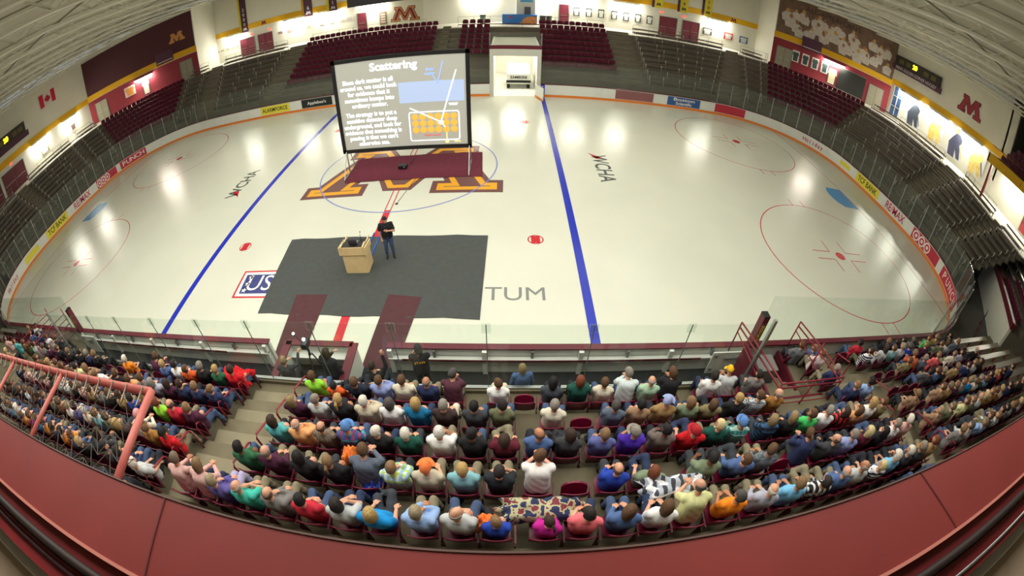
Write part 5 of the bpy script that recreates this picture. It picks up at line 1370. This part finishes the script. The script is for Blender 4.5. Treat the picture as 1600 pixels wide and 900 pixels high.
for i, x in enumerate((-19.6, -18.4, -16.2, -14.4, -13.3, -12.2, -11.3)): poster(WM(x, 6.4), .6, .3, [(150, 130, 126) if i < 2 else (200, 196, 190)], 'small framed photo right of the left double doors, %s from left' % ORD[i], grp='small framed photos')
m = MB(); m.box(-8.1, -3.4, 25.9, 25.98, 4.66, 7.8); pan_ = m.obj('wall_panel', mat('beige_panel', (206, 204, 184), .7), label='beige wall panel with block letter M on the far concourse', cat='wall panel')
block_m('block_m_sign', WM(-5.3, 6.15, 25.9), 3.0, None, 0, mats=[MAROON, mat('gold_dull', (190, 130, 60), .6), MAROON], label='large maroon and gold block letter M on the beige panel', cat='sign')
t = bpy.data.objects.new('notice_board', None); C.objects.link(t); t.matrix_world = WM(-7.6, 5.9, 25.88); tag(t, 'small brown notice board left of the block letter M', 'notice board'); m = MB(); m.box(-.33, .33, -.7, .7, 0, .05); m.obj('board', mat('brown_board', (140, 116, 96), .6), t); m = MB(); m.box(-.37, .37, -.74, .74, -.01, .02); m.obj('frame', GREY, t)
for i in range(4): m = MB(); m.box(-.24, .24, -.5+.28*i, -.32+.28*i, .05, .056); m.obj('notice', mat('paper', (208, 196, 176), .8), t)
# concession stand
t = empty('concession_stand', (6.1, 24.4, 4.66), label='blue concession counter with food picture on the far concourse above the tunnel', cat='food stand')
m = MB(); m.box(-1.65, 1.65, -.35, .35, 0, 1.0); m.obj('counter', mat('stand_blue', (50, 120, 196), .5), t)
m = MB(); m.prism([(.0, .05), (1.6, .05), (1.6, .8), (.9, .85), (.4, .6)], 0, .01, frame((0, -.36, 0), (1, 0, 0), (0, 0, 1))); m.obj('food_print', mat('pretzel', (206, 140, 90), .7, noise=.3, nscale=9), t); pass
m = MB(); m.ball((-.85, -.36, .75), .14, .01, .14); m.obj('emblem', ADTX['r'], t)
m = MB(); m.box(-.3, 1.5, .3, .5, 1.0, 3.1); m.obj('back_board', WBRD, t); m = MB(); m.prism([(-.0, 2.3), (1.3, 2.3), (1.0, 3.0), (.3, 3.1)], 0, .01, frame((0, .29, 0), (1, 0, 0), (0, 0, 1))); m.obj('print', mat('stand_blue2', (96, 176, 226), .5), t)
m = MB(); m.box(.45, 1.05, .1, .3, 1.0, 1.8); m.obj('menu_screen', mat('menu_dark', (90, 90, 96), .5), t)
for x, nm, c in ((2.6, 'grey', (120, 140, 132)), (8.3, 'black', (60, 60, 50)), (8.9, 'dark grey', (70, 70, 66))):
    t = empty('waste_bin', (x, 24.2, 4.66), label='%s waste bin on the far concourse' % nm, cat='bin'); m = MB(); m.tube([(0, 0, 0), (0, 0, .85)], .28, 14); m.obj('drum', mat('bin_'+nm.replace(' ', '_'), c, .6), t); m = MB(); m.tube([(0, 0, .85), (0, 0, .95)], .3, 14); m.obj('lid', BLACK, t)
# hanging banners
def banner(M_, *a_, **k_): return banner_(Matrix.Translation((0, -.01, 0)) @ M_, *a_, **k_)
def banner_(M, w, h, bg, edge, lines, tc, label, left=True):
    t = bpy.data.objects.new('banner', None); C.objects.link(t); t.matrix_world = M; tag(t, label, 'banner')
    m = MB(); m.box(-w/2, w/2, -h, 0, .0, .02); m.obj('cloth', bg, t); m = MB(); a = -w/2-.28 if left else w/2; a = -w/2-.28; m.box(a, a+.28, -h, 0, .0, .02); m.obj('side_strip', edge, t); m = MB(); m.tube([(a, .02, .02), (w/2, .02, .02)], .025); m.obj('rod', GREY, t)
    for i, s in enumerate(lines): text('lettering', s, w*.62, tc, Matrix.Translation((0, -h+.35+.62*(len(lines)-i), .025)), t, bold=.01)
    block_m('banner_m', Matrix.Translation((0, -h+.42, .02)), w*.62, t, 0, two=False, mats=[tc])
PURP = mat('banner_maroon', (84, 52, 70), .8); YEL = mat('banner_yellow', (222, 208, 60), .8); BW_ = mat('banner_white', (220, 214, 220), .8); BD = mat('banner_dark', (80, 56, 60), .8)
banner(frame((-29.2, 21.9, 12.0), (1, .1, 0), (0, 0, 1)) if 0 else WM(-29.4, 11.6), .85, 3.9, PURP, YEL, ['I', 'I', 'I'], BW_, 'narrow maroon banner with pale bars at the far left wall')
banner(WM(-24.2, 12.2), .9, 4.6, PURP, YEL, ['2', '0', '0', '0'], BW_, 'maroon banner reading 2000 hanging left of the far wall')
banner(WM(-15.9, 11.9), 1.0, 4.3, PURP, mat('gold_old', (190, 150, 50), .8), ['6'], BW_, 'maroon banner with gold block M beside the hanging scoreboard')
banner(WM(-13.0, 11.8), .9, 4.2, PURP, YEL, ['I', 'I'], BW_, 'maroon banner nearest the hanging scoreboard')
banner(WM(20.2, 11.4), .9, 3.7, YEL, PURP, [], BD, 'yellow banner furthest left of the three on the right')
banner(WM(23.0, 11.5), .9, 3.8, YEL, PURP, ['9'], BD, 'yellow banner ending in 9, middle of three')
banner(WM(25.8, 11.6), .9, 3.7, YEL, PURP, ['1', '0'], BD, 'yellow banner reading 10, right of three')
block_m('band_emblem', WM(-21.6, 8.17, 25.96), .7, None, 0, two=False, mats=[DR], label='small dark block M emblem on the yellow band above the left doors', cat='emblem'); block_m('band_emblem', WM(29.0, 8.17, 25.96), .8, None, 0, two=False, mats=[DR], label='small dark block M emblem on the yellow band at the right of the far wall', cat='emblem')
# corner walls: doors, posters, mural
GD = mat('grey_door', (150, 146, 126), .6)
dbl_door(11, CM(-1, .12, 4.62), 1.7, 2.3, GD); dbl_door(12, CM(-1, .90, 4.62), 1.5, 2.3, GD); dbl_door(13, CM(1, .10, 4.62), 1.7, 2.3, GD); dbl_door(14, CM(1, .88, 4.62), 1.8, 2.3, GD)
poster(CM(-1, .40, 6.3), 1.5, 1.2, [(222, 214, 206), (222, 150, 70)], 'square white poster with orange print on the left maroon wall')
poster(CM(-1, .545, 6.0), 1.1, 2.2, [(100, 52, 60), (214, 204, 186)], 'tall maroon panel with pale print on the left maroon wall'); poster(CM(1, .50, 5.9), 1.2, 2.2, [(100, 52, 60), (206, 204, 170)], 'tall maroon panel with pale print under the right corner lamp')
for i, t_ in enumerate((.19, .27, .35, .43)): poster(CM(1, t_, 6.45), .8, 1.3, [(218, 214, 208), (58, 76, 74)], 'framed jersey poster on the right maroon wall, %s from left' % ORD[i], grp='four framed jersey posters')
t = bpy.data.objects.new('trophy_window', None); C.objects.link(t); t.matrix_world = CM(1, .665, 6.0); tag(t, 'dark glazed trophy window on the right maroon wall', 'display window'); m = MB(); m.box(-1.6, 1.6, -1.3, 1.3, 0, .06); m.obj('glazing', mat('dark_glass', (58, 60, 58), .15), t); m = MB(); [m.box(-1.6, 1.6, zz-.03, zz+.03, .06, .08) for zz in (-1.27, 1.27)]; m.obj('frame', GREY, t)
def mural(sd, z0_, z1_, mt, label):
    t = bpy.data.objects.new('wall_mural', None); C.objects.link(t); t.matrix_world = CM(sd, .5, (z0_+z1_)/2, .02); tag(t, label, 'mural'); a, b = ((-42, 14.6), (-28.2, 21.3)) if sd < 0 else ((32, 21.9), (44, 14.6)); w = (Vector(a)-Vector(b)).length
    m = MB(); m.box(-w/2+.1, w/2-.1, -(z1_-z0_)/2, (z1_-z0_)/2, 0, .04); m.obj('sheet', mt, t); return t, w
t, w = mural(-1, 8.25, 12.6, mat('mural_maroon', (78, 36, 44), .7), 'plain maroon mural with gold block M on the left corner wall')
block_m('mural_m', Matrix.Translation((w*.36, -.3, .04)), 2.0, t, 0, two=False, mats=[mat('mural_gold', (206, 146, 84), .7)])
t, w = mural(1, 8.55, 12.9, mat('mural_brown', (112, 88, 74), .7, noise=.25, nscale=1.2), 'sepia team photo mural with lettering on the right corner wall')
text('lettering', 'ALL-AMERICANS', .78, mat('mural_dark', (62, 44, 40), .7), Matrix.Translation((-.9, 1.45, .045)), t, sx=1.1)
MP1 = mat('mural_shirt', (198, 190, 182), .7, noise=.15, nscale=3); MP2 = mat('mural_head', (150, 108, 84), .7); MP3 = mat('mural_helmet', (196, 150, 80), .7)
rr = random.Random(5)
for i in range(40):
    x = -w/2+.9+(w-1.8)*(i+.5)/40+rr.uniform(-.15, .15); y = rr.uniform(-1.55, .55); s = rr.uniform(.9, 1.25)
    m = MB(); m.prism([(x-.42*s, y-.55*s), (x+.40*s, y-.6*s), (x+.52*s, y+.1*s), (x+.22*s, y+.36*s), (x-.2*s, y+.38*s), (x-.55*s, y+.05*s)], .04, .046+.0004*i, mi=0); o_ = m.obj('printed_player', MP1, t)
    m = MB(); vs = [(x+.17*s*math.cos(q*PI/6), y+.52*s+.2*s*math.sin(q*PI/6)) for q in range(12)]; m.prism(vs, .04, .056+.0004*i); m.obj('printed_head', MP2 if i % 3 else MP3, o_)
# ledge sign boxes on the band of both corners
for sd, t_ in ((-1, .74), (1, .30)):
    t = bpy.data.objects.new('scorers_panel', None); C.objects.link(t); t.matrix_world = CM(sd, t_, 8.35, .11); tag(t, 'dark maroon sign panel with white line crossing the yellow band, %s corner' % ('left' if sd < 0 else 'right'), 'sign'); m = MB(); m.box(-1.1, 1.1, -.7, .7, 0, .12); m.obj('panel', PURP, t); m = MB(); m.box(-1.0, 1.0, -.5, -.42, .12, .13); m.obj('line', BW_, t)
# end walls: scoreboards, flag, photos
def scoreboard(M, w, h, words, label):
    t = bpy.data.objects.new('wall_scoreboard', None); C.objects.link(t); t.matrix_world = M; tag(t, label, 'scoreboard')
    m = MB(); m.box(-w/2, w/2, 0, h, 0, .3); m.obj('cabinet', mat('score_black', (44, 40, 34), .5), t); m = MB(); m.box(-w/2-.3, w/2+.3, -.62, 0, .05, .35); m.obj('name_board', PURP, t)
    if words: text('lettering', words, .5, BW_, Matrix.Translation((0, -.31, .355)), t, sx=(w*.95)/(len(words)*.5*.62))
    text('digits', '20', h*.62, mat('digit_yellow', (255, 224, 20), .4, emit=4), Matrix.Translation((-.05*w, h*.5, .305)), t, bold=.03)
    for q in (-.36, -.2, .2, .36): m = MB(); m.box(w*q-.35, w*q+.35, h*.25, h*.7, .3, .31); m.obj('digit_window', mat('digit_off', (96, 88, 40), .5), t)
scoreboard(RM(11.1, 10.55), 6.8, 1.1, 'MEN\'S GOLDEN GOPHER HOCKEY', 'long black wall scoreboard with lit yellow digits on the right end wall'); scoreboard(LM(1.6, 9.35), 5.4, 1.1, '', 'black wall scoreboard with lit yellow digits at the left edge')
block_m('wall_m_sign', RM(3.4, 10.6), 3.2, None, 0, mats=[MAROON, mat('m_red', (150, 50, 60), .7), mat('m_red', (150, 50, 60), .7)], label='large maroon block letter M on the right end wall', cat='sign')
t = bpy.data.objects.new('national_flag', None); C.objects.link(t); t.matrix_world = LM(8.5, 11.1); tag(t, 'red and white maple leaf flag on the left end wall', 'flag'); FR = mat('flag_red', (196, 28, 60), .8)
m = MB(); m.box(-1.25, 1.25, -.75, .75, 0, .02); m.obj('field', mat('flag_white', (222, 218, 208), .8), t)
for a in (-1.25, .62): m = MB(); m.box(a, a+.63, -.75, .75, .02, .03); m.obj('stripe', FR, t)
leaf = [(0, .5), (.1, .3), (.22, .36), (.18, .1), (.34, .22), (.38, .12), (.5, .12), (.42, -.04), (.48, -.1), (.2, -.3), (.24, -.36), (.03, -.34), (.03, -.52), (-.03, -.52), (-.03, -.34), (-.24, -.36), (-.2, -.3), (-.48, -.1), (-.42, -.04), (-.5, .12), (-.38, .12), (-.34, .22), (-.18, .1), (-.22, .36), (-.1, .3)]
m = MB(); m.prism(leaf, .02, .03); m.obj('maple_leaf', FR, t)
poster(LM(11.3, 6.1), .9, .8, [(214, 206, 196), (90, 70, 66)], 'small team photo between lamps on the left end wall'); poster(LM(6.3, 6.0), 1.3, 1.0, [(150, 146, 120), (220, 220, 214)], 'framed photo on the left end wall nearer the left edge')
dbl_door(15, LM(1.2, 4.45), 3.4, 2.4, MAROON); dbl_door(16, LM(-2.6, 4.3), 3.2, 2.4, MAROON)
# right end: windows and player pictures
t = bpy.data.objects.new('window_1', None); C.objects.link(t); t.matrix_world = RM(13.2, 6.5); t['kind'] = 'structure'; m = MB(); m.box(-.75, .75, -1.7, 1.7, 0, .04); m.obj('window_glass', mat('dusk_glass', (70, 100, 150), .15), t); m = MB()
for xx in (-.75, 0, .72): m.box(xx-.03, xx+.03, -1.7, 1.7, .04, .09)
for zz in (-1.7, -.57, .57, 1.67): m.box(-.75, .75, zz-.03, zz+.03, .04, .09)
m.obj('window_frame', WHITE, t)
FIGS = [((60, 70, 84), (90, 96, 104)), ((226, 196, 110), (200, 190, 160)), ((74, 78, 104), (230, 200, 110)), ((226, 200, 120), (84, 90, 110))]
for i, (y, w_) in enumerate(((10.3, 2.6), (6.9, 2.4), (3.9, 2.2), (.9, 2.2))):
    t = poster(RM(y, 6.6), w_, 3.1, [(224, 226, 228)], 'tall backlit player picture on the right end wall, %s from the left' % ORD[i], grp=None); a, b = FIGS[i]
    m = MB(); m.prism([(-.7, -1.5), (.2, -1.5), (.1, -.7), (.5, -1.4), (.95, -1.4), (.6, -.2), (.75, .5), (.3, .9), (-.2, .85), (-.6, .3), (-.95, -.3)], .03, .036); m.obj('printed_player', mat('print_a%d' % i, a, .6, noise=.2, nscale=3), t)
    m = MB(); m.prism([(.0+.26*math.cos(q*PI/6), 1.12+.28*math.sin(q*PI/6)) for q in range(12)], .03, .036); m.obj('printed_head', mat('print_b%d' % i, b, .6), t)
    m = MB(); m.prism([(.5, -.1), (1.05, -1.2), (1.1, -1.05), (.6, .1)], .036, .04); m.obj('printed_stick', mat('print_b%d' % i, b, .6), t)
dbl_door(17, RM(-6.6, 4.4), 1.0, 2.2, mat('door_red', (170, 60, 66), .6))
# balcony with seats above the right end
bal = empty('balcony', (0, 0, 0), label='yellow fronted balcony with dark seats over the right end concourse', cat='balcony')
m = MB(); m.box(39.3, 39.5, -30, -2.6, 7.45, 8.2); m.obj('fascia', GOLD, bal); m = MB(); m.box(39.5, 52, -30, -2.6, 7.45, 7.6); m.obj('deck', CONC, bal); m = MB(); m.box(39.3, 52, -2.75, -2.6, 7.45, 8.2); m.obj('end_fascia', GOLD, bal)
m = MB(); m.bar((39.4, -2.7, 8.9), (39.4, -30, 8.9), .05); m.obj('top_rail', RAIL, bal)
text('fascia_number', '1', .4, BLACK, frame((39.29, -6.5, 7.85), (0, -1, 0), (0, 0, 1)), bal)
m = MB()
for k in range(4): m.box(40.4+1.0*k, 41.4+1.0*k, -30, -2.9, 7.6, 7.9+.45*k)
m.obj('stepped_deck', CONC, bal)
for k in range(4):
    for j in range(22): 
        M = Matrix.Translation((41.0+1.0*k, -3.4-.55*j, 7.9+.45*k)) @ Matrix.Rotation(PI/2, 4, 'Z')
        o = link('balcony_seat', far_seat, bal); o.matrix_local = M
for y in (-3.0, -9.5): m = MB(); m.box(39.7, 39.9, y-.1, y+.1, 4.4, 7.45); m.obj('column', RAIL, bal)
# ---------------------------------------------------------------- hanging scoreboard over centre ice
t = empty('hanging_scoreboard', (0, 1.6, 0), label='black four sided scoreboard hanging over centre ice above the screen', cat='scoreboard')
m = MB(); m.box(-2.2, 2.2, -1.6, 1.6, 8.65, 11.4); m.obj('cabinet', BLACK, t)
m = MB()
for a in (-1.8, 1.8): m.bar((a, 0, 11.4), (a, 0, 14.2), .04)
m.obj('cable', STEEL, t)
# ---------------------------------------------------------------- near-right corner block
A = Vector((37.2, -7.3)); Bp = Vector((29.8, -13.9)); dv = (Bp-A).normalized(); nn = Vector((-dv.y, dv.x)); nn = nn if nn.x > 0 else -nn
def cor(t, o_): p = A.lerp(Bp, t)+nn*o_; return p
m = MB(); m.hexa([(*cor(0, 0), 0), (*cor(1, 0), 0), (*cor(1, .2), 0), (*cor(0, .2), 0), (*cor(0, 0), 2.1), (*cor(1, 0), 2.1), (*cor(1, .2), 2.1), (*cor(0, .2), 2.1)]); m.obj('wall_corner_block', WHITE, kind='structure')
m = MB(); m.hexa([(*cor(0, -.05), 2.1), (*cor(1.02, -.05), 2.1), (*cor(1.02, .25), 2.1), (*cor(0, .25), 2.1), (*cor(0, -.05), 2.5), (*cor(1.02, -.05), 2.5), (*cor(1.02, .25), 2.5), (*cor(0, .25), 2.5)]); m.obj('trim_2', MAROON, kind='structure')
m = MB()
for k in range(9):
    a, b = .25+.82*k, 1.07+.82*k; m.hexa([(*cor(-.1, a), 0), (*cor(1, a), 0), (*cor(1, b), 0), (*cor(-.1, b), 0), (*cor(-.1, a), 2.0+.4*k), (*cor(1, a), 2.0+.4*k), (*cor(1, b), 2.0+.4*k), (*cor(-.1, b), 2.0+.4*k)])
m.obj('floor_corner_block', CONF, kind='structure')
rzc = math.atan2(-nn.y, -nn.x)-PI/2; cm = MB()
for k in range(8):
    for j in range(10):
        p = cor(.42+.056*j, .72+.82*k); M = Matrix.Translation((p.x, p.y, 2.0+.4*k)) @ Matrix.Rotation(rzc, 4, 'Z'); cm.add([M @ Vector(v) for v in far.v], far.f)
    for o_ in (0,):
        a, b = cor(-.08, .6+.82*k), cor(.36, .6+.82*k); z = 2.4+.4*k; t = empty('bleacher_bench', (0, 0, 0), label='pale bench row in the near right corner block, %s row' % ORD[k], cat='bench', group='benches in the near right corner block'); m = MB(); m.bar((a.x, a.y, z), (b.x, b.y, z), .28, .05); m.obj('seat_plank', PL2, t); m = MB(); c_ = a.lerp(b, .5); m.bar((c_.x, c_.y, z-.4), (c_.x, c_.y, z), .06); m.obj('bracket', BR, t)
cm.obj('stadium_seat', SEATF, label='maroon seats of the near right corner block', cat='seat', kind='stuff')
t = empty('drum_barrel', (31.3, -9.6, 0), label='blue-grey barrel standing in the right corner passage', cat='barrel'); m = MB(); m.tube([(0, 0, 0), (0, 0, .9)], .32, 18, 0); m.obj('drum', mat('barrel', (74, 86, 104), .5), t)
t = empty('corner_railing', (0, 0, 0), label='dark pipe railing beside the white wall in the right corner passage', cat='railing')
for zz in (.5, .8, 1.1): m = MB(); m.tube([(27.6, -13.0, zz), (31.2, -11.6, zz)], .02); m.obj('rail_bar', RMAT, t)
for q in (0, .33, .66, 1): m = MB(); m.tube([(27.6+3.6*q, -13+1.4*q, 0), (27.6+3.6*q, -13+1.4*q, 1.1)], .022); m.obj('rail_post', RMAT, t)
# ---------------------------------------------------------------- ledge the camera looks over
LEDGE = mat('ledge_red', (134, 48, 44), .55, noise=.10, nscale=2.2); LEDGED = mat('ledge_red_inner', (140, 34, 40), .5, noise=.12, nscale=3)
t = empty('parapet_ledge', (0, 0, 0), label='wide red painted parapet ledge crossing the bottom of the view', cat='ledge')
m = MB(); m.box(-12, 22, -20.56, -20.26, 8.26, 8.34); m.obj('ledge_top', LEDGE, t)
m = MB(); m.box(-12, 22, -20.262, -20.256, 8.10, 8.345); m.obj('front_lip', mat('lip_edge', (110, 84, 78), .5), t)
m = MB(); m.box(-12, 22, -20.56, -20.30, 6.2, 8.26); m.obj('parapet_wall', MAROON, t)
m = MB(); m.box(-12, 22, -20.575, -20.56, 8.18, 8.345); m.obj('worn_edge', mat('worn_edge', (206, 130, 116), .5), t)
m = MB(); m.box(-12, 22, -20.66, -20.575, 8.24, 8.29); m.obj('inner_step', LEDGED, t); m = MB(); m.tube([(-12, -20.655, 8.31), (22, -20.655, 8.31)], .022); m.obj('black_hose', mat('hose', (52, 38, 36), .6), t)
m = MB(); m.box(-12, 22, -20.80, -20.69, 8.20, 8.25); m.obj('inner_ledge', LEDGED, t); m = MB(); m.tube([(-12, -20.72, 8.27), (4.6, -20.72, 8.27)], .012); m.obj('conduit', mat('conduit', (70, 36, 40), .5), t); m = MB(); m.tube([(6.3, -20.76, 8.27), (22, -20.76, 8.27)], .009); m.obj('conduit', STEEL, t)
m = MB(); m.box(-12, 22, -20.9, -20.80, 7.9, 8.1); m.obj('pale_strip', mat('pale_strip', (206, 200, 190), .5), t); m = MB(); m.box(-12, 22, -21.6, -20.9, 7.2, 7.95); m.obj('counter', mat('tan_counter', (178, 156, 134), .7, noise=.06, nscale=5), t)
m = MB(); m.bar((4.02, -20.26, 8.343), (4.02, -20.56, 8.343), .006, .002); m.bar((6.62, -20.26, 8.343), (6.75, -20.56, 8.343), .004, .002); m.obj('joint_line', mat('joint', (92, 40, 40), .6), t)
m = MB(); m.box(-12, 22, -32, -20.3, 5.9, 6.2); m.obj('floor_press_box', CONC, kind='structure')
m = MB(); m.box(4.9, 6.6, -32, -18.3, 10.6, 10.8); m.obj('ledge_shade_panel', GREY, kind='structure')  # added out of view overhead to shade the right part of the ledge
# pipe frame with laced net left of the ledge
PIPE = mat('salmon_pipe', (196, 106, 96), .4, noise=.08, nscale=6)
t = empty('net_frame', (0, 0, 7.5), label='red pipe frame with laced white netting projecting below the ledge', cat='net frame')
m = MB(); m.tube([(-8, -19.33, 0), (2.67, -19.33, 0)], .032, 12); m.obj('front_pipe', PIPE, t); m = MB(); m.tube([(2.68, -19.32, 0), (2.72, -20.3, 0)], .032, 12); m.obj('side_pipe', PIPE, t)
for x in (1.26, -.12, -1.5, -2.9, -4.3): m = MB(); m.tube([(x, -19.35, 0), (x-.02, -20.3, 0)], .024, 10); m.obj('cross_pipe', PIPE, t)
ROPE = mat('rope', (206, 200, 180), .9)
for i in range(52):
    x = 2.6-.2*i
    if x < -4.4: break
    m = MB(); m.tube([(x, -19.36, .0), (x+.02, -19.33, .045), (x-.03, -19.37, .0), (x-.05, -19.46, -.03), (x-.02, -19.40, -.02)], .008, 5); m.obj('lacing', ROPE, t)
m = MB(); sp_ = .15; nx = 44
def np_(i, j): return (2.62-i*sp_, -19.44-j*sp_*.95+(.0 if i % 2 else sp_*.45), -.05-.10*math.sin(PI*min(1, j/6))-.012*math.sin(i*1.3+j))
for i in range(nx):
    for j in range(6):
        m.bar(np_(i, j), np_(i+1, j), .0045)
        m.bar(np_(i, j), np_(i+1, j+1 if i % 2 == 0 else j-1 if j else 0), .0045)
m.obj('netting', mat('net_cord', (96, 92, 80), .9), t, kind='stuff')
# ---------------------------------------------------------------- loose cloths and bags in the stand
def drape(name, cx, cy, cz, w, d, mt, label, cat, seed=3, amp=.06):
    r = random.Random(seed); n = 14; vs = []; ph = [r.uniform(0, 6) for _ in range(4)]
    for j in range(n+1):
        for i in range(n+1):
            u, v = i/n-.5, j/n-.5; k = 1-max(abs(u), abs(v))**3*6
            z = amp*(math.sin(u*13+ph[0])*math.cos(v*9+ph[1])+.6*math.sin(u*21+v*15+ph[2]))+.10*k
            q = 1+.12*math.sin(7*math.atan2(v, u)+ph[3]); vs.append((cx+u*w*q, cy+v*d*q, cz+z-.22*max(0, max(abs(u), abs(v))-.38)/.12*.5))
    N = len(vs); vs += [(x, y, z-.03) for x, y, z in vs]; fs = [(j*(n+1)+i, j*(n+1)+i+1, (j+1)*(n+1)+i+1, (j+1)*(n+1)+i) for j in range(n) for i in range(n)]; fs += [(a+N, d_+N, c+N, b+N) for a, b, c, d_ in fs]
    edge = [i for i in range(n)]+[(k+1)*(n+1)-1 for k in range(n)]+[N-1-i for i in range(n)]+[(n-k)*(n+1) for k in range(n)]
    for k in range(len(edge)): p, q = edge[k], edge[(k+1) % len(edge)]; fs.append((p, p+N, q+N, q))
    m = MB(); m.add(vs, fs, 0, True); return m.obj(name, mt, label=label, cat=cat)
drape('red_blanket', -1.55, -14.95, 1.86, .95, .6, mat('red_fleece', (206, 18, 30), .9), 'bright red blanket over a lap at the left aisle end of the front row', 'blanket')
drape('patterned_blanket', 5.6, -18.28, 3.5, 1.25, .40, pattern('quilt', (40, 48, 84), (176, 172, 136), 'noise', 2.4, 2, (120, 50, 60)), 'navy and cream patterned quilt over laps in the last middle row', 'blanket', 5, .03)
drape('plaid_blanket', 7.6, -18.05, 3.5, 1.05, .4, pattern('tartan', (170, 178, 190), (60, 62, 70), 'plaid', 7, 2, (230, 232, 236)), 'grey and white plaid blanket over laps in the last middle row', 'blanket', 8, .04)
drape('orange_jacket', 4.85, -18.5, 3.58, .3, .24, mat('orange_nylon', (236, 122, 50), .6), 'orange jacket bundled on laps in the last middle row', 'jacket', 9, .05)
drape('blue_jacket', 3.0, -17.75, 3.0, .35, .5, mat('blue_nylon', (24, 50, 140), .35), 'shiny blue jacket hung between seats in the fourth middle row', 'jacket', 4, .05)
drape('orange_cloth', 2.55, -17.35, 3.2, .22, .3, mat('orange_nylon', (236, 122, 50), .6), 'orange cap-like cloth held up in the fourth middle row', 'cloth', 6, .04)
drape('black_coat', 6.05, -16.6, 2.62, .55, .35, mat('black_nylon', (30, 30, 36), .6), 'black coat slung over a seat behind the cream sweater', 'coat', 2, .05)
drape('black_coat', 13.2, -17.3, 2.75, .8, .5, mat('black_nylon', (30, 30, 36), .6), 'heap of black coats on seats right of the bright green shirt', 'coat', 12, .06)
